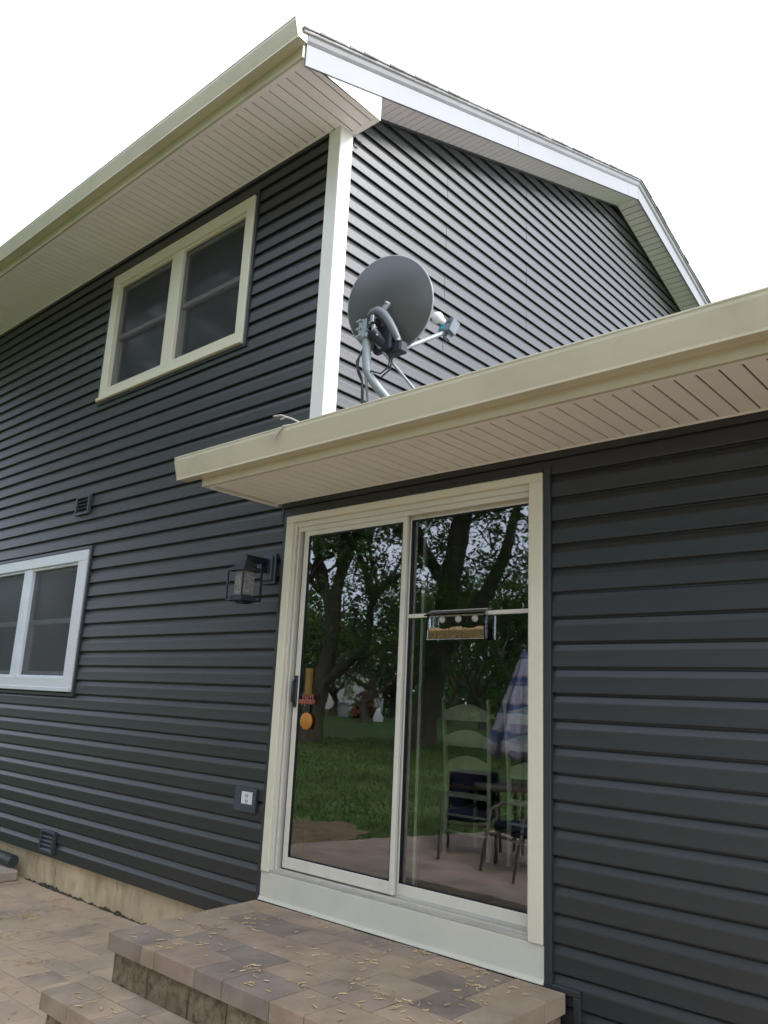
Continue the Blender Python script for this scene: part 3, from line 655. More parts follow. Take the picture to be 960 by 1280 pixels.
for z in (1.672, 1.860):
    for q in (-1, 1): b.box(LX-s+.004, LX+s-.004, LY+q*s-.0045, LY+q*s+.0045, z-.005, z+.005); b.box(LX+q*s-.0046, LX+q*s+.0046, LY-s+.004, LY+s-.004, z-.0052, z+.0052)
for sx in (-1, 1):
    b.box(LX+(.046 if sx > 0 else -s), LX+(s if sx > 0 else -.046), LY-.006, LY+.006, 1.674, 1.680); b.box(LX-.006, LX+.006, LY+(.046 if sx > 0 else -s), LY+(s if sx > 0 else -.046), 1.662, 1.668)
b.build('cage', M['lampmetal'], ln, rel(ln))
b = MB(); b.box(LX-.045, LX+.045, LY-.045, LY+.045, 1.700, 1.862, .005); b.build('glass_shade', M['seeded'], ln, rel(ln))
b = MB()
for s_, z0, z1 in ((.056, 1.680, 1.702), (.048, 1.662, 1.680), (.036, 1.652, 1.662)): b.box(LX-s_, LX+s_, LY-s_, LY+s_, z0, z1, .003)
b.build('base', M['lampmetal'], ln, rel(ln))

# ------------------------------------------------------------------ outlet and vents
ot = thing('outlet_box', 'square dark wall outlet with a white socket low beside the door frame', 'outlet', (-0.22, AY-.02, 0.47))
b = MB()
for q in ((-.322, -.268, .404, .542), (-.150, -.118, .404, .542), (-.268, -.150, .404, .446), (-.268, -.150, .524, .542)): b.box(q[0], q[1], .018, .040, q[2], q[3], .002)
b.build('mounting_block', M['steelgrey'], ot, rel(ot))
box('recess', M['black'], ot, -.27, -.148, .038, .0395, .444, .526, loc=rel(ot))
b = MB(); b.box(-.258, -.154, .020, .0378, .448, .522, .003); sk = b.build('socket', M['socket'], ot, rel(ot))
b = MB()
for zz in (.500, .468):
    b.box(-.216, -.211, 0.0190, 0.0202, zz-.008, zz+.008); b.box(-.198, -.193, 0.0190, 0.0202, zz-.007, zz+.007)
    b.box(-.208, -.201, 0.0190, 0.0202, zz-.016, zz-.011)
b.build('slot', M['black'], sk)
def vent(x0, x1, z0, z1, label):
    v = thing('wall_vent', label, 'vent', ((x0+x1)/2, AY-.02, (z0+z1)/2), group='louvred vents in the siding')
    b = MB(); t = .022
    b.box(x0, x0+t, .008, .040, z0, z1, .003); b.box(x1-t, x1, .008, .040, z0, z1, .003); b.box(x0+t, x1-t, .009, .039, z1-t, z1, .003); b.box(x0+t, x1-t, .009, .039, z0, z0+t, .003)
    b.build('frame', M['ventp'], v, rel(v)); box('vent_back', M['siding_trim'], v, x0+.01, x1-.01, .036, .0385, z0+.01, z1-.01, loc=rel(v))
    n = 4; h = (z1-z0-2*t)/n
    s = MB(); s.prism([(.012, 0), (.014, -.002), (.034, h*.62), (.032, h*.66)], 'x', x0+t-.002, x1-t+.002); me = s.mesh('louvre', M['ventp'])
    for k in range(n): link('louvre', me, v, (rel(v)[0], rel(v)[1], rel(v)[2]+z0+t+k*h))
vent(-2.900, -2.662, 2.583, 2.757, 'small dark louvred vent on the siding above the lower window')
vent(-2.730, -2.500, -0.182, -0.016, 'small dark louvred vent at the bottom edge of the siding above the concrete')

# ------------------------------------------------------------------ feeders on the glass
bf = thing('bird_feeder', 'clear plastic window bird feeder with seed stuck to the right glass pane', 'bird feeder', (1.318, .02, 1.42))
X0, X1, Yf, Yb, Z0_, Z1_ = 1.165, 1.532, .016, .048, 1.425, 1.552
b = MB(); b.box(X0, X1, Yb-.004, Yb, Z0_, Z1_); b.box(X0, X0+.003, Yf, Yb-.005, Z0_, Z1_); b.box(X1-.003, X1, Yf, Yb-.005, Z0_, Z1_)
b.box(X0+.004, X1-.004, Yf, Yf+.003, Z0_, Z0_+.045); b.box(X0, X1, Yf, Yb-.005, Z0_-.004, Z0_-.001); b.build('acrylic_box', M['acrylic'], bf, rel(bf))
b = MB(); b.prism([(Yf-.02, Z1_-.008), (Yb, Z1_+.020), (Yb, Z1_+.024), (Yf-.02, Z1_-.004)], 'x', X0-.006, X1+.006); b.build('roof', M['acrylic'], bf, rel(bf))
b = MB()   # opaque pale strips painted in as glints along the clear edges
b.box(X0, X1, Yf-.001, Yf+.0005, Z0_-.003, Z0_-.001); b.box(X0, X1, Yb-.004, Yb, Z1_+.021, Z1_+.025)
b.build('edge', M['sash'], bf, rel(bf))
b = MB(); nx, ny = 40, 8; vs = []
for i in range(nx+1):
    for j in range(ny+1): vs.append((X0+.006+(X1-X0-.012)*i/nx, Yf+.005+(Yb-.012-Yf)*j/ny, Z0_+.046+.006*math.sin(i*.35+1)+rnd.uniform(-.004, .004)+.012*j/ny))
b.add(vs, [(i*(ny+1)+j, (i+1)*(ny+1)+j, (i+1)*(ny+1)+j+1, i*(ny+1)+j+1) for i in range(nx) for j in range(ny)])
b.add([(X0+.006, Yf+.005, Z0_+.001), (X1-.006, Yf+.005, Z0_+.001)]+[vs[i*(ny+1)] for i in range(nx, -1, -1)], [tuple(range(nx+3))])
b.build('seed', M['seed'], bf, rel(bf), kind='stuff')
for xc in (1.245, 1.350, 1.455):
    b = MB(); b.tube([(xc, Yb-.004, 1.528), (xc, Yb-.012, 1.528), (xc, Yb-.018, 1.528)], [.019, .016, .007], 14); b.build('suction_cup', M['sash'], bf, rel(bf))
of = thing('oriole_feeder', 'small wooden window feeder holding an orange against the left glass pane', 'bird feeder', (.285, .01, .97))
b = MB(); b.prism([(-.022, 1.10), (.022, 1.10), (.020, 1.235), (.024, 1.268), (-.024, 1.268), (-.020, 1.235)], 'y', .008, .027); b.build('post', M['wood'], of, (rel(of)[0]+.285, rel(of)[1], rel(of)[2]))
b = MB(); b.box(.238, .345, -.012, .027, 1.062, 1.088, .004); b.build('tray', M['redtray'], of, rel(of))
b = MB()
for k in range(5): b.tube([(.262+.02*k, .004, 1.085), (.256+.022*k, .002, 1.118)], .005, 5)
b.build('peg', M['redtray'], of, rel(of))
b = MB(); b.tube([(.285, .012, 1.066), (.285, .012, 1.010)], .006, 6); b.build('spike', M['black'], of, rel(of))
b = MB(); b.sphere((.290, .012, .965), .050, 20, 14, (1, .36, 1.0)); b.build('orange_half', M['orange'], of, rel(of))

# ------------------------------------------------------------------ paver steps
def paver(parent, corners, z0, z1, name='paver', bev=.005, m_='paver'):
    """one paver from four plan corners; its own small tilt and uneven edges"""
    bm = bmesh.new(); cx = sum(c[0] for c in corners)/4; cy = sum(c[1] for c in corners)/4
    dz = rnd.uniform(-.0012, .0012); tx = rnd.uniform(-.004, .004); ty = rnd.uniform(-.004, .004)
    lo = [bm.verts.new((x-cx, y-cy, z0-z1)) for x, y in corners]; hi = [bm.verts.new((x-cx, y-cy, dz+tx*(x-cx)+ty*(y-cy))) for x, y in corners]
    bm.faces.new(lo[::-1]); bm.faces.new(hi)
    for i in range(4): bm.faces.new((lo[i], lo[(i+1) % 4], hi[(i+1) % 4], hi[i]))
    if bev: bmesh.ops.bevel(bm, geom=[e for e in bm.edges if all(v in hi for v in e.verts)]+[e for e in bm.edges if any(v in hi for v in e.verts) and not all(v in hi for v in e.verts)], offset=bev, segments=2, affect='EDGES', profile=.6)
    me = bpy.data.meshes.new(name); bm.normal_update(); bm.to_mesh(me); bm.free(); me.materials.append(M[m_])
    return link(name, me, parent, (cx-parent.location.x, cy-parent.location.y, z1-parent.location.z))
def block(parent, x0, x1, y0, y1, z0, z1, face):
    """rock-faced retaining block: the outer face ('-y','x','-x') is a rough grid"""
    b = MB(); nu, nv = 10, 6
    ax = 'x' if face == '-y' else 'y'
    g = []
    for i in range(nu+1):
        for j in range(nv+1):
            e = i in (0, nu) or j in (0, nv)
            d = rnd.uniform(-.002, .001) if e else rnd.uniform(.0, .013)
            u, v = i/nu, z0+(z1-z0)*j/nv
            g.append((x0+(x1-x0)*u, y0-d, v) if face == '-y' else ((x1+d) if face == 'x' else (x0-d), y0+(y1-y0)*u, v))
    b.add(g, [(i*(nv+1)+j, (i+1)*(nv+1)+j, (i+1)*(nv+1)+j+1, i*(nv+1)+j+1) for i in range(nu) for j in range(nv)])
    if face == '-y': b.box(x0, x1, y0+.004, y1, z0, z1)
    elif face == 'x': b.box(x0, x1-.004, y0, y1, z0, z1)
    else: b.box(x0+.004, x1, y0, y1, z0, z1)
    m = b.mesh('wall_block', M['block'])
    return link('wall_block', m, parent, (-parent.location.x, -parent.location.y, -parent.location.z))
G = .0018
SZ = -0.035
stoop = thing('paver_stoop', 'raised stoop of brown and grey pavers under the glass door, strewn with dry yellow bits', 'stoop', (1.05, -.5, PZ))
def lx(y): return .022+.081*(-y-.02)/.99
rows = [(-1.012, -.800), (-.800, -.625), (-.625, -.415), (-.415, -.205), (-.205, -.042)]
fx = [None, .385, .493, .795, .983, 1.278, 1.472, 1.705, 1.800, None]
for r, (ya, yb) in enumerate(rows):
    if r == 0: xs = fx
    else:
        xs = [None]; x = .10
        while True:
            x += rnd.choice([.14, .205, .205, .27, .30])
            if x > 1.87: break
            xs.append(x)
        xs.append(None)
    for i in range(len(xs)-1):
        a0 = lx(ya) if xs[i] is None else xs[i]; a1 = lx(yb) if xs[i] is None else xs[i]
        c = 2.005 if xs[i+1] is None else xs[i+1]
        j = rnd.uniform(-.002, .002) if r == 0 else 0
        paver(stoop, [(a0+G, ya+G+j), (c-G, ya+G+j), (c-G, yb-G), (a1+G, yb-G)], SZ-.074, SZ)
x = .135; k = 0
while x < 1.97:
    x2 = min(x+[.29, .31, .26, .32, .28][k % 5], 1.978); k += 1
    if 1.978-x2 < .1: x2 = 1.978
    block(stoop, x+.002, x2-.002, -.985, -.80, PZ-.02, SZ-.0755, '-y'); x = x2+.001
    if x2 >= 1.978: break
for i in range(3):
    block(stoop, 1.80, 1.978, -.795+i*.252, -.795+(i+1)*.252-.003, PZ-.02, SZ-.0755, 'x'); block(stoop, .14-.03*i, .30, -.795+i*.252, -.795+(i+1)*.252-.003, PZ-.02, SZ-.0755, '-x')
box('core', M['dark'], stoop, .31, 1.79, -.79, -.06, PZ-.02, SZ-.0765, loc=(-1.05, .5, -PZ))
step = thing('paver_step', 'low paver step in front of the stoop at the bottom edge of the picture', 'step', (1.05, -1.15, PZ))
LZ = -0.240
for (ya, yb, xs) in ((-1.292, -1.115, [.055, .300, .505, .71, .92, 1.13, 1.33, 1.55, 1.76, 2.02]), (-1.115, -.992, [.045, .40, .62, .80, 1.05, 1.25, 1.50, 1.72, 2.02])):
    for i in range(len(xs)-1): paver(step, [(xs[i]+G, ya+G), (xs[i+1]-G, ya+G), (xs[i+1]-G, yb-G), (xs[i]+G-(.008 if i == 0 else 0), yb-G)], LZ-.074, LZ)
x = .085; k = 0
while x < 1.98:
    x2 = min(x+[.30, .27, .31, .28][k % 4], 1.99); k += 1
    block(step, x+.002, x2-.002, -1.265, -1.10, PZ-.02, LZ-.0755, '-y'); x = x2+.001
block(step, .085, .30, -1.095, -1.0, PZ-.02, LZ-.0755, '-x'); block(step, 1.80, 1.99, -1.095, -1.0, PZ-.02, LZ-.0755, 'x')
box('core', M['dark'], step, .31, 1.79, -1.095, -1.0, PZ-.02, LZ-.0765, loc=(-1.05, 1.15, -PZ))

# ------------------------------------------------------------------ patio, lawn, soil
PB = [(-3.16, AY+.03), (-3.10, -1.5), (-3.04, -2.9), (-2.66, -4.25), (-2.17, -6.05), (-1.8, -7.6), (14, -9), (14, AY+.03)]
b = MB(); n = len(PB)
b.add([(x, y, PZ-.003) for x, y in PB]+[(x, y, PZ-.09) for x, y in PB], [tuple(range(n))]+[(i, (i+1) % n, n+(i+1) % n, n+i) for i in range(n)])
patio = b.build('patio', M['patio'], None, kind='structure')
y = AY+.012
cnt = 0
for r in range(14):
    h = [.20, .135, .20, .20, .135][r % 5]; ya, yb = y-h, y; y = ya
    x = -3.10+rnd.uniform(0, .05); lim = .10 if ya > -1.0 else (.06 if ya > -1.3 else 1.2)
    while x < lim-.03:
        x2 = min(x+rnd.choice([.135, .20, .20, .27]), lim)
        if ya < -1.3 and x2 < -1.3-.25*r*0: pass
        paver(patio, [(x+G, ya+G), (x2-G, ya+G), (x2-G, yb-G), (x+G, yb-G)], PZ-.0025, PZ+.001, bev=.0018, m_='patio_paver'); cnt += 1
        x = x2
def lz(x, y): return PZ-.03+.02*max(0, math.hypot(x, y)-7)
b = MB(); rad = [0, 2, 4, 6, 7, 8, 10, 13, 17, 22, 30, 40, 55, 80, 120, 200, 400, 900]; sg = 64
vs = [(0, 0, PZ-.03)]
for r in rad[1:]:
    for k in range(sg):
        a = 2*math.pi*k/sg; x, yy = r*math.cos(a), r*math.sin(a); vs.append((x, yy, min(lz(x, yy), PZ+1.6)))
fs = [(0, 1+k, 1+(k+1) % sg) for k in range(sg)]
for i in range(len(rad)-2):
    for k in range(sg): fs.append((1+i*sg+k, 1+(i+1)*sg+k, 1+(i+1)*sg+(k+1) % sg, 1+i*sg+(k+1) % sg))
b.add(vs, fs, True); b.build('lawn', M['lawn'], None, kind='structure')
b = MB(); pts = []
for k in range(28):
    a = 2*math.pi*k/28; r = 1+rnd.uniform(-.14, .14); pts.append((-3.75+.95*r*math.cos(a), -3.35+1.25*r*math.sin(a), PZ-.018))
b.add(pts+[(-3.75, -3.35, PZ+.035)], [(k, (k+1) % 28, 28) for k in range(28)], True); b.build('bare_soil', M['soil'], None, kind='structure')
b = MB()
for i in range(26000):
    az = math.radians(rnd.uniform(25, 54)); D = 3.5+22*rnd.random()**1.8
    x, yy = 3.82-(D+3.2)*math.sin(az), 3.35-(D+3.2)*math.cos(az)
    if x > -2.2 and yy > -7.6 or (x+3.75)**2/.9+(yy+3.35)**2/1.5 < 1.05 and rnd.random() < .93: continue
    if x > -3.1+max(0, (-yy-2.9)*.3): continue
    h = rnd.uniform(.02, .08)*(1+D*.02); wd = .006*(1+D*.12); a = rnd.uniform(0, 6.28); z = lz(x, yy)
    ca, sa = math.cos(a)*wd, math.sin(a)*wd; lx_, ly_ = rnd.uniform(-.04, .04), rnd.uniform(-.04, .04)
    b.add([(x-ca, yy-sa, z), (x+ca, yy+sa, z), (x+lx_, yy+ly_, z+h)], [(0, 1, 2)])
me = bpy.data.meshes.new('grass'); me.from_pydata(b.v, [], b.f); me.materials.append(M['grass']); link('grass', me, None, kind='stuff')
# dry litter on stoop, step and patio
b = MB()
def bit(x, y, z):
    L_ = rnd.uniform(.016, .048); wd = rnd.uniform(.0020, .0048); a = rnd.uniform(0, 6.28); cv = rnd.uniform(-.006, .006); ln_ = [Vector((math.cos(a), math.sin(a), 0)), Vector((-math.sin(a), math.cos(a), 0))]
    vs = []
    for q in range(4):
        t = q/3-.5; c = Vector((x, y, z+.0015+rnd.uniform(0, .004)))+ln_[0]*L_*t+ln_[1]*cv*(1-4*t*t)
        ww = wd*(1 if q in (1, 2) else .5)
        vs += [c-ln_[1]*ww, c+ln_[1]*ww+Vector((0, 0, .0015)), c+Vector((0, 0, .003))]
    fs = []
    for q in range(3):
        o = q*3; fs += [(o, o+3, o+5, o+2), (o+2, o+5, o+4, o+1), (o+1, o+4, o+3, o)]
    b.add(vs, fs)
def scatter(n, x0, x1, y0, y1, z, clumps):
    cs = [(rnd.uniform(x0, x1), rnd.uniform(y0, y1)) for _ in range(clumps)]
    for i in range(n):
        if rnd.random() < .5: x, y = rnd.uniform(x0, x1), rnd.uniform(y0, y1)
        else:
            c = rnd.choice(cs); x, y = rnd.gauss(c[0], .05), rnd.gauss(c[1], .035)
            if not (x0 < x < x1 and y0 < y < y1): continue
        bit(x, y, z)
scatter(230, .12, 1.97, -.98, -.06, SZ, 14); scatter(26, .1, 1.9, -1.27, -1.03, LZ, 4); scatter(620, -3.0, .06, -1.9, -.02, PZ+.001, 26); scatter(60, .0, .2, -1.1, -.95, PZ+.001, 2)
scatter(40, -.30, .05, -1.05, -.55, PZ+.001, 2)
b.build('leaf_litter', M['litter'], None, kind='stuff')
b = MB(); vs = []; nn = 360; h = .01
for i in range(nn+1):
    x = -3.0+3.05*i/nn; h = min(.028, max(.001, h+rnd.gauss(0, .004)+(.007-h)*.12)); dd_ = .012+.5*h*rnd.random()
    vs += [(x, AY+.0225, PZ+h), (x, AY+.018-dd_*.35, PZ+h*.45), (x, AY+.010-dd_, PZ-.002)]
b.add(vs, [(3*i+j, 3*i+3+j, 3*i+4+j, 3*i+1+j) for i in range(nn) for j in (0, 1)])
b.build('dirt_line', mat('damp_debris', (0.055, 0.048, 0.034), .95, .1, var=.5, scale=25, bump=1.0, bscale=90), None, kind='stuff')
st = MB(); st.box(-3.45, -2.93, -.22, -.02, PZ, PZ+.085, .014); st.build('edging_stone', M['stone'], None, label='pale edging stone at the far left end of the patio by the foundation', cat='stone')
pp = MB(); pp.tube([(-3.6, -.02, PZ+.135), (-3.3, -.03, PZ+.135), (-3.035, -.03, PZ+.128)], .042, 14)
for k in range(12): pp.tube([(-3.56+.045*k, -.024, PZ+.134), (-3.545+.045*k, -.024, PZ+.134)], .047, 14)
pp.build('drain_pipe', M['pipe'], None, label='short dark ribbed drain pipe lying behind the edging stone at the left', cat='pipe')

# ------------------------------------------------------------------ furniture seen in and through the glass
def ladder_chair(x, y, label):
    c = thing('ladder_back_chair', label, 'chair', (x, y, RZ0), 0, 'ladder-back chairs inside the room')
    W = .36
    for s in (-1, 1):
        b = MB(); b.tube([(s*W/2, 0, 0), (s*W/2, 0, .45), (s*(W/2+.008), -.02, .75), (s*(W/2+.012), -.05, 1.045)], [.017, .018, .017, .013], 8); b.build('back_post', M['chair'], c)
        b = MB(); b.tube([(s*W/2*1.1, .38, 0), (s*W/2*1.1, .38, .44)], [.014, .019], 8); b.build('leg', M['chair'], c)
    for z, h in ((.930, .075), (.755, .075), (.580, .075), (.400, .045)):
        b = MB(); n = 10; vs = []
        arch = .05 if h > .05 else .0
        yy = -.04 if z > .9 else (-.025 if z > .7 else -.008)
        for k in range(n+1):
            u = k/n; xx = -W/2+W*u; top = z+h/2+arch*math.sin(math.pi*u)-.01
            for dy in (-.006, .006): vs += [(xx, yy+dy+.012*math.sin(math.pi*u), z-h/2), (xx, yy+dy+.012*math.sin(math.pi*u), top)]
        fs = []
        for k in range(n):
            o = k*4; fs += [(o, o+4, o+5, o+1), (o+2, o+3, o+7, o+6), (o+1, o+5, o+7, o+3), (o, o+2, o+6, o+4)]
        b.add(vs, fs); b.build('slat', M['chair'], c)
    box('seat', M['wood'], c, -W/2-.02, W/2+.02, -.01, .42, .44, .465, .006)
    for z in (.15, .26):
        b = MB(); b.tube([(-W/2, 0, z), (W/2, 0, z)], .010, 6); b.tube([(-W/2, 0, z+.03), (-W/2*1.1, .38, z+.03)], .010, 6); b.tube([(W/2, 0, z+.03), (W/2*1.1, .38, z+.03)], .010, 6); b.build('stretcher', M['chair'], c)
    return c
ladder_chair(.445, 1.42, 'pale green ladder-back chair wholly visible through the right glass pane')
ladder_chair(.965, 1.42, 'pale green ladder-back chair cut off by the right door frame')
def patio_chair(x, y, rz, label):
    c = thing('patio_chair', label, 'patio chair', (x, y, PZ), rz, 'cushioned patio chairs reflected in the glass')
    b = MB(); b.box(-.25, .25, -.25, .25, .36, .46, .03); b.build('seat_cushion', M['navy'], c)
    b = MB(); b.box(-.25, .25, .20, .30, .44, .84, .03); b.build('back_cushion', M['navy'], c)
    for s in (-1, 1):
        b = MB(); b.tube([(s*.29, -.36, .0), (s*.29, -.30, .30), (s*.29, -.24, .56), (s*.29, -.12, .62), (s*.29, .12, .60), (s*.28, .27, .55)], .016, 8); b.build('arm', M['bronze'], c)
        b = MB(); b.tube([(s*.29, .40, .0), (s*.28, .30, .35), (s*.27, .29, .62), (s*.26, .31, .84)], .016, 8); b.build('leg', M['bronze'], c)
    b = MB(); b.tube([(-.29, -.28, .34), (.29, -.28, .34)], .014, 6); b.tube([(-.28, .28, .36), (.28, .28, .36)], .014, 6); b.tube([(-.26, .31, .83), (.26, .31, .83)], .014, 6); b.build('frame_rail', M['bronze'], c)
patio_chair(-1.45, -4.00, math.radians(150), 'navy cushioned patio chair reflected in the middle of the right pane')
patio_chair(-.50, -3.62, math.radians(205), 'patio chair with a curved bronze arm reflected at the right edge of the pane')
tb = thing('patio_table', 'dark round patio table reflected beside the folded umbrella', 'patio table', (-1.02, -4.35, PZ))
b = MB(); b.tube([(0, 0, .70), (0, 0, .725)], .52, 32, True, False); b.build('tabletop', M['bronze'], tb)
for k in range(4):
    a = math.pi/4+k*math.pi/2; b = MB(); b.tube([(.42*math.cos(a), .42*math.sin(a), 0), (.34*math.cos(a), .34*math.sin(a), .4), (.40*math.cos(a), .40*math.sin(a), .70)], .018, 8); b.build('leg', M['bronze'], tb)
um = thing('patio_umbrella', 'folded blue and white plaid umbrella reflected at the right edge of the glass', 'umbrella', (-1.02, -4.35, PZ+.73))
b = MB(); b.tube([(0, 0, -.70), (0, 0, 1.46)], .019, 10); b.build('pole', M['bronze'], um)
vs = []; uvs = []; n = 48; hts = [1.46, 1.36, 1.15, .9, .65, .45, .32, .30]; rs = [.015, .05, .12, .20, .27, .33, .36, .33]
for z, r in zip(hts, rs):
    for k in range(n):
        a = 2*math.pi*k/n; f = 1+.20*math.cos(8*a)*min(1, r/.2)+.05*math.sin(3*a+z*4); vs.append((r*f*math.cos(a), r*f*math.sin(a), z+(.03*math.cos(8*a) if z < .5 else 0)))
me = bpy.data.meshes.new('canopy'); fs = [(i*n+k, i*n+(k+1) % n, (i+1)*n+(k+1) % n, (i+1)*n+k) for i in range(len(hts)-1) for k in range(n)]
me.from_pydata(vs, [], fs); uv = me.uv_layers.new(name='UVMap')
for p in me.polygons:
    p.use_smooth = True
    for li, vi in zip(p.loop_indices, p.vertices):
        i, k = divmod(vi, n); kk = k if not (k == 0 and (p.vertices[1] % n) == 0) else n
        uv.data[li].uv = (kk/n, (1.46-hts[i])/1.2)
me.materials.append(M['plaid']); link('canopy', me, um)
b = MB(); b.sphere((0, 0, 1.48), .03, 10, 8); b.build('finial', M['bronze'], um)

# ------------------------------------------------------------------ garden reflected in the glass: trees, logs, far house
class Leaves:
    def __init__(s): s.v = []; s.f = []
    def cluster(s, c, r, n, size, flat=.75):
        for _ in range(n):
            while True:
                p = Vector((rnd.uniform(-1, 1), rnd.uniform(-1, 1), rnd.uniform(-1, 1)))
                if p.length < 1: break
            p = Vector((p.x*r, p.y*r, p.z*r*flat))+c
            d = Vector((rnd.gauss(0, 1), rnd.gauss(0, 1), rnd.gauss(0, .7))).normalized(); e = d.cross(Vector((rnd.gauss(0, 1), rnd.gauss(0, 1), rnd.gauss(0, 1)))).normalized()
            L_ = size*rnd.uniform(.6, 1.3); W_ = L_*.42; o = len(s.v)
            s.v += [p-d*L_*.5, p+e*W_*.5, p+d*L_*.5, p-e*W_*.5]; s.f.append((o, o+1, o+2, o+3))
    def build(s, name, m, parent):
        me = bpy.data.meshes.new(name); me.from_pydata([v[:] for v in s.v], [], s.f); me.materials.append(m); return link(name, me, parent)
VC = Vector((3.817, 3.40, 1.09))
def spot(px_az, D):
    a = math.radians(px_az); x, y = VC.x-D*math.sin(a), VC.y-D*math.cos(a); return x, y, lz(x, y)
def grow(b, lv, p, d, L_, r, depth, ls, ln):
    """recursive limb: bends as it rises, splits, carries leaf clusters at its ends"""
    pts = [p]; rs = [r]; n = 4; q = p.copy(); dd = d.copy()
    for i in range(n):
        dd = (dd+Vector((rnd.gauss(0, .16), rnd.gauss(0, .16), .07+rnd.gauss(0, .08)))).normalized(); q = q+dd*L_/n; pts.append(q.copy()); rs.append(r*(1-.5*(i+1)/n))
    b.tube(pts, rs, 7 if depth > 1 else 5, True)
    if depth <= 0 or r < .02:
        lv.cluster(q, .75+L_*.12, ln, ls); lv.cluster(pts[2], .6, ln//2, ls); return
    for k in range(rnd.choice([2, 3])):
        a = rnd.uniform(0, 6.28); t = Vector((math.cos(a), math.sin(a), .35)); grow(b, lv, pts[rnd.choice([2, 3, 4])], (dd*.7+t*.75).normalized(), L_*rnd.uniform(.62, .8), r*.55, depth-1, ls, ln)
    grow(b, lv, q, dd, L_*.75, r*.5, depth-1, ls, ln)
def tree(az, D, H, r0, label, name='leafy_tree', m='leaf', depth=3, ls=.2, ln=90, first=.3):
    x, y, z = spot(az, D); t = thing(name, label, 'tree', (x, y, z-.05), 0, 'trees beyond the lawn reflected in the glass')
    b = MB(); lv = Leaves(); h1 = H*first
    pts = [Vector((0, 0, 0)), Vector((rnd.uniform(-.1, .1), 0, .3)), Vector((rnd.uniform(-.2, .2), rnd.uniform(-.2, .2), h1*.6)), Vector((rnd.uniform(-.4, .4), rnd.uniform(-.4, .4), h1))]
    b.tube(pts, [r0*1.5, r0*1.1, r0, r0*.85], 12)
    for k in range(4):
        a = k*1.57+rnd.uniform(-.5, .5); grow(b, lv, pts[rnd.choice([2, 3, 3])], Vector((math.cos(a), math.sin(a), rnd.uniform(.5, 1.1))).normalized(), H*.28, r0*.5, depth-1, ls, ln)
    grow(b, lv, pts[3], Vector((0, 0, 1)), H*.3, r0*.7, depth-1, ls, ln)
    b.build('trunk', M['bark'], t); lv.build('crown', M[m], t)
    return t, b, lv
def main_tree(az, D, polys, label, sprays, m='leaf', H=12):
    """tree whose trunk and limbs follow given paths (u across, v away, z up); limbs end in foliage"""
    x, y, z = spot(az, D); t = thing('spreading_tree', label, 'tree', (x, y, z-.05), 0, 'trees beyond the lawn reflected in the glass')
    a = math.radians(az); U = Vector((math.cos(a), -math.sin(a), 0)); V = Vector((-math.sin(a), -math.cos(a), 0))
    b = MB(); lv = Leaves()
    for pl, rs in polys:
        P_ = [U*p[0]+V*p[1]+Vector((0, 0, p[2])) for p in pl]; b.tube(P_, rs, 12)
        e = P_[-1]; d = (P_[-1]-P_[-2]).normalized()
        for k in range(3):
            grow(b, lv, e, (d+Vector((rnd.gauss(0, .5), rnd.gauss(0, .5), rnd.gauss(.1, .3)))).normalized(), 2.2, rs[-1]*.6, 2, .17, 60)
    for (u, v, zz, r, n) in sprays:
        c = U*u+V*v+Vector((0, 0, zz)); lv.cluster(c, r, n, .17)
        d = Vector((rnd.gauss(0, .6), rnd.gauss(0, .6), -.2)); b.tube([c-d*r*.9+Vector((0, 0, r*.5)), c, c+d*r*.7], [.035, .022, .008], 5)
    b.build('trunk', M['bark'], t); lv.build('crown', M[m], t)
sp1 = [(rnd.uniform(-3.2, 3.5), rnd.uniform(-1.5, 2.5), rnd.uniform(2.0, 8.0), rnd.uniform(.4, .8), 60) for _ in range(70)]+[(rnd.uniform(-2.6, 3.6), rnd.uniform(-3, -.8), rnd.uniform(2.2, 7.5), rnd.uniform(.4, .7), 46) for _ in range(58)]
main_tree(46.6, 26, [([(0, 0, 0), (.1, 0, .8), (.35, 0, 2.0), (.55, 0, 3.2), (.55, 0, 4.4)], [.50, .34, .29, .27, .26]),
                     ([(.45, 0, 4.2), (.1, .1, 5.4), (-.3, .2, 7.2), (-.5, .3, 9.5)], [.20, .18, .16, .12]),
                     ([(.55, 0, 4.3), (.75, -.1, 5.6), (.85, -.2, 7.4), (1.1, -.1, 9.6)], [.21, .19, .17, .12]),
                     ([(.30, -.1, 1.75), (.95, -.3, 2.35), (1.65, -.4, 3.0), (1.72, -.4, 3.8), (1.8, -.4, 4.6)], [.19, .16, .14, .13, .12]),
                     ([(1.8, -.4, 4.5), (1.55, -.4, 5.3), (1.2, -.3, 6.3)], [.12, .10, .07]),
                     ([(1.8, -.4, 4.5), (2.3, -.5, 5.2), (3.0, -.5, 5.6)], [.13, .11, .08])],
          'large old tree with forking trunk and low limb reflected in the left glass pane', sp1)
sp2 = [(rnd.uniform(-2.4, 4.2), rnd.uniform(-1.5, 2.5), rnd.uniform(2.2, 8.5), rnd.uniform(.4, .85), 60) for _ in range(74)]+[(rnd.uniform(-2.2, 4.4), rnd.uniform(-3, -.8), rnd.uniform(2.6, 8), rnd.uniform(.4, .7), 46) for _ in range(64)]
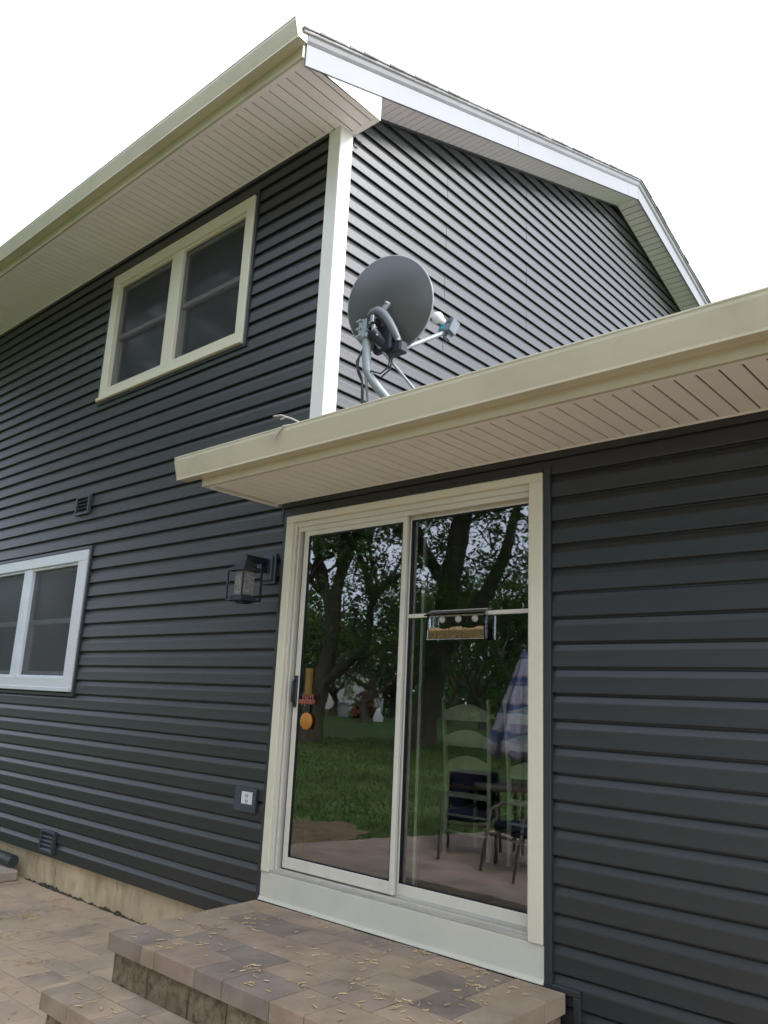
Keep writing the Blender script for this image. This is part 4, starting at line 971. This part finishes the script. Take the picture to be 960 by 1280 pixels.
main_tree(39.0, 26, [([(0, 0, 0), (.12, 0, .8), (.4, 0, 2.2), (.65, 0, 3.8), (.85, 0, 5.4), (1.15, 0, 7.3), (1.3, .2, 9.5)], [.62, .44, .38, .38, .36, .32, .22]),
                     ([(.55, 0, 2.9), (1.25, -.1, 3.7), (2.0, -.2, 4.9), (2.6, -.2, 6.2), (3.0, -.2, 7.8)], [.27, .25, .22, .19, .13]),
                     ([(1.3, -.1, 3.6), (2.2, -.3, 3.9), (3.3, -.4, 4.4), (4.4, -.4, 5.2)], [.20, .18, .15, .1]),
                     ([(.8, 0, 5.0), (.0, .1, 6.2), (-.6, .2, 7.4), (-1, .2, 9)], [.22, .19, .16, .1])],
          'massive leaning trunk with heavy right limb reflected in the right glass pane', sp2)
k = 0
far = [(52.5, 34, 12, 'leaf2', 'dark leafy tree at the left edge of the reflection'), (49.5, 44, 11, 'leaf', 'slim tree behind the forking tree, left of it in the reflection'),
       (45.0, 48, 10, 'leaf2', 'dark bushy tree right behind the forking tree in the reflection'), (42.8, 40, 12, 'leaf', 'mid-green tree reflected just left of the door mullion'),
       (40.8, 50, 11, 'leaf2', 'dark tree reflected behind the door mullion'), (37.0, 44, 12, 'leaf', 'green tree reflected behind the massive trunk'),
       (34.6, 38, 11, 'leaf', 'bright green tree reflected behind the bird feeder'), (31.8, 34, 12, 'leaf2', 'dark green tree reflected above the folded umbrella'),
       (28.0, 36, 12, 'leaf', 'tree beyond the right edge of the reflection')]
for az, D, H, m, lb in far: tree(az, D, H*.82, .20, lb, 'leafy_tree', m, 3, .30, 32, .16)
# tall trees added, mostly out of view, to shade the door side
def added_shade_tree(x, y, H, rad, label, lo=4.6):
    z = lz(x, y); t = thing('added_shade_tree', label, 'tree', (x, y, z-.05), 0, 'added tall trees that shade the door side')
    b = MB(); lv = Leaves(); b.tube([(0, 0, 0), (.05, .02, .4), (.15, .1, H*.3), (.1, .2, H*.6), (0, 0, H*.85)], [.5, .36, .30, .2, .06], 12)
    for q in range(14):
        a = q*2.4+rnd.uniform(-.3, .3); h0 = rnd.uniform(lo-.6, H*.6); L_ = rad*rnd.uniform(.6, .95)
        p0 = Vector((.1, .1, h0)); p2 = Vector((L_*math.cos(a), L_*math.sin(a), h0+L_*rnd.uniform(.1, .45))); p1 = (p0+p2)/2+Vector((0, 0, .5))
        b.tube([p0, p1, p2], [.13, .08, .02], 6)
    cz = (lo+H)/2; rz = (H-lo)/2
    for q in range(120):
        while True:
            p = Vector((rnd.uniform(-1, 1), rnd.uniform(-1, 1), rnd.uniform(-1, 1)))
            if .25 < p.length < 1: break
        lv.cluster(Vector((p.x*rad, p.y*rad, cz+p.z*rz)), 1.25, 60, .34)
    b.build('trunk', M['bark'], t); lv.build('crown', M['leaf'], t)
added_shade_tree(-11.0, -4.2, 12, 4.6, 'added unseen tree left of the patio, shading the door side')
added_shade_tree(-1.2, -14.0, 12, 5.2, 'added tall tree behind the patio table, shading the door side')
added_shade_tree(4.0, -12.5, 12, 4.6, 'added unseen tree behind the camera, shading the door side')
added_shade_tree(-5.0, -13.6, 12, 5.0, 'added shading tree whose low branches hang into the top of the reflection', 6.2)
# shrubs along the far edge of the lawn
for az, D, s, lb in ((54, 40, 2.6, 'rounded dark shrub at the left end of the far lawn edge'), (50.5, 46, 3.0, 'broad shrub on the far lawn edge under the slim tree'), (47.8, 50, 3.2, 'tall shrub behind the forking trunk on the far lawn edge'), (41.6, 49, 3.0, 'shrub right of the log pile on the far lawn edge'), (38.4, 52, 3.4, 'broad shrub behind the massive trunk'), (35.8, 50, 3.2, 'shrub behind the ladder-back chair in the reflection'), (33.2, 47, 3.4, 'shrub beside the umbrella in the reflection'), (30.2, 44, 3.2, 'shrub beyond the umbrella in the reflection')):
    x, y, z = spot(az, D); t = thing('shrub', lb, 'shrub', (x, y, z), 0, 'shrubs along the far lawn edge')
    lv = Leaves(); b = MB()
    for q in range(26):
        c = Vector((rnd.gauss(0, s*.75), rnd.gauss(0, .8), rnd.uniform(.3, s*1.35))); lv.cluster(c, .8, 60, .30)
        if q < 6: b.tube([Vector((c.x*.2, c.y*.2, -.1)), c*.6, c], [.06, .04, .015], 5)
    b.build('stem', M['bark'], t); lv.build('foliage', M['leaf2' if rnd.random() < .6 else 'leaf'], t)
lv = Leaves()
for q in range(950):
    a = math.radians(rnd.uniform(-20, 88)); D = rnd.uniform(66, 84); x, y, z = spot(math.degrees(a), D)
    lv.cluster(Vector((x, y, min(z, 1.1)+rnd.uniform(0, 7.5)*rnd.random()**.5)), 2.0, 26, 1.0)
lv.build('far_wood', M['leaf2'], None); C.objects['far_wood']['kind'] = 'stuff'
# log pile, block and white cloth at the far edge
x, y, z = spot(42.9, 46); lp = thing('log_pile', 'reddish brown heap of cut logs at the far lawn edge in the left pane', 'log pile', (x, y, z))
me = MB(); me.tube([(-.65, 0, 0), (.65, 0, 0)], .12, 9); lm = me.mesh('log', M['log'])
for r in range(7):
    for q in range(8-r):
        link('log', lm, lp, (rnd.uniform(-.15, .15), -.9+.12*r+.245*q, .12+.2*r), (rnd.uniform(-.1, .1), rnd.uniform(-.1, .1), rnd.uniform(-.25, .25)+math.radians(40)))
x, y, z = spot(44.3, 45); bx = thing('concrete_bollard', 'small grey block with a thin pole beside the log pile', 'bollard', (x, y, z))
b = MB(); b.box(-.2, .2, -.2, .2, 0, .75, .03); b.box(-.26, .26, -.26, .26, .74, .82, .02); b.build('block', M['greyhouse'], bx); b = MB(); b.tube([(.1, .1, .82), (.1, .1, 2.6)], .03, 8); b.build('pole', M['galv'], bx)
x, y, z = spot(41.9, 42)
b = MB(); n = 14; vs = [(.05, .03, .68)]
for i, (r, zz) in enumerate(((.13, .62), (.17, .42), (.26, .2), (.24, .0))):
    for k in range(n): a = 2*math.pi*k/n; f = 1+.18*math.sin(5*a+i); vs.append((r*f*math.cos(a), r*f*math.sin(a), zz))
b.add(vs, [(0, 1+k, 1+(k+1) % n) for k in range(n)]+[(1+i*n+k, 1+i*n+(k+1) % n, 1+(i+1)*n+(k+1) % n, 1+(i+1)*n+k) for i in range(3) for k in range(n)], True)
b.build('white_sheet', M['whitecloth'], None, (x, y, z), rot=(0, 0, .4), label='small white draped sheet standing at the far lawn edge right of the log pile', cat='sheet')
x, y, z = spot(44.6, 62); fh = thing('neighbour_house', 'pale grey house glimpsed through the trees in the left pane', 'house', (x, y, z-.2), math.radians(-44.6))
box('wall', M['greyhouse'], fh, -3.2, 3.2, -4, 4, 0, 3.2); b = MB(); b.prism([(-3.6, 3.1), (3.6, 3.1), (0, 5.2)], 'y', -4.4, 4.4); b.build('roof', M['shingle'], fh)
for xx in (-2.2, .2, 1.6):
    f = box('window', M['white'], fh, xx, xx+.9, 4.0, 4.06, 1.0, 2.3); box('pane', M['wglass'], f, xx+.08, xx+.82, 4.061, 4.07, 1.08, 2.22)
f = box('door', M['sash'], fh, -.95, -.1, 4.0, 4.05, 0, 2.1)
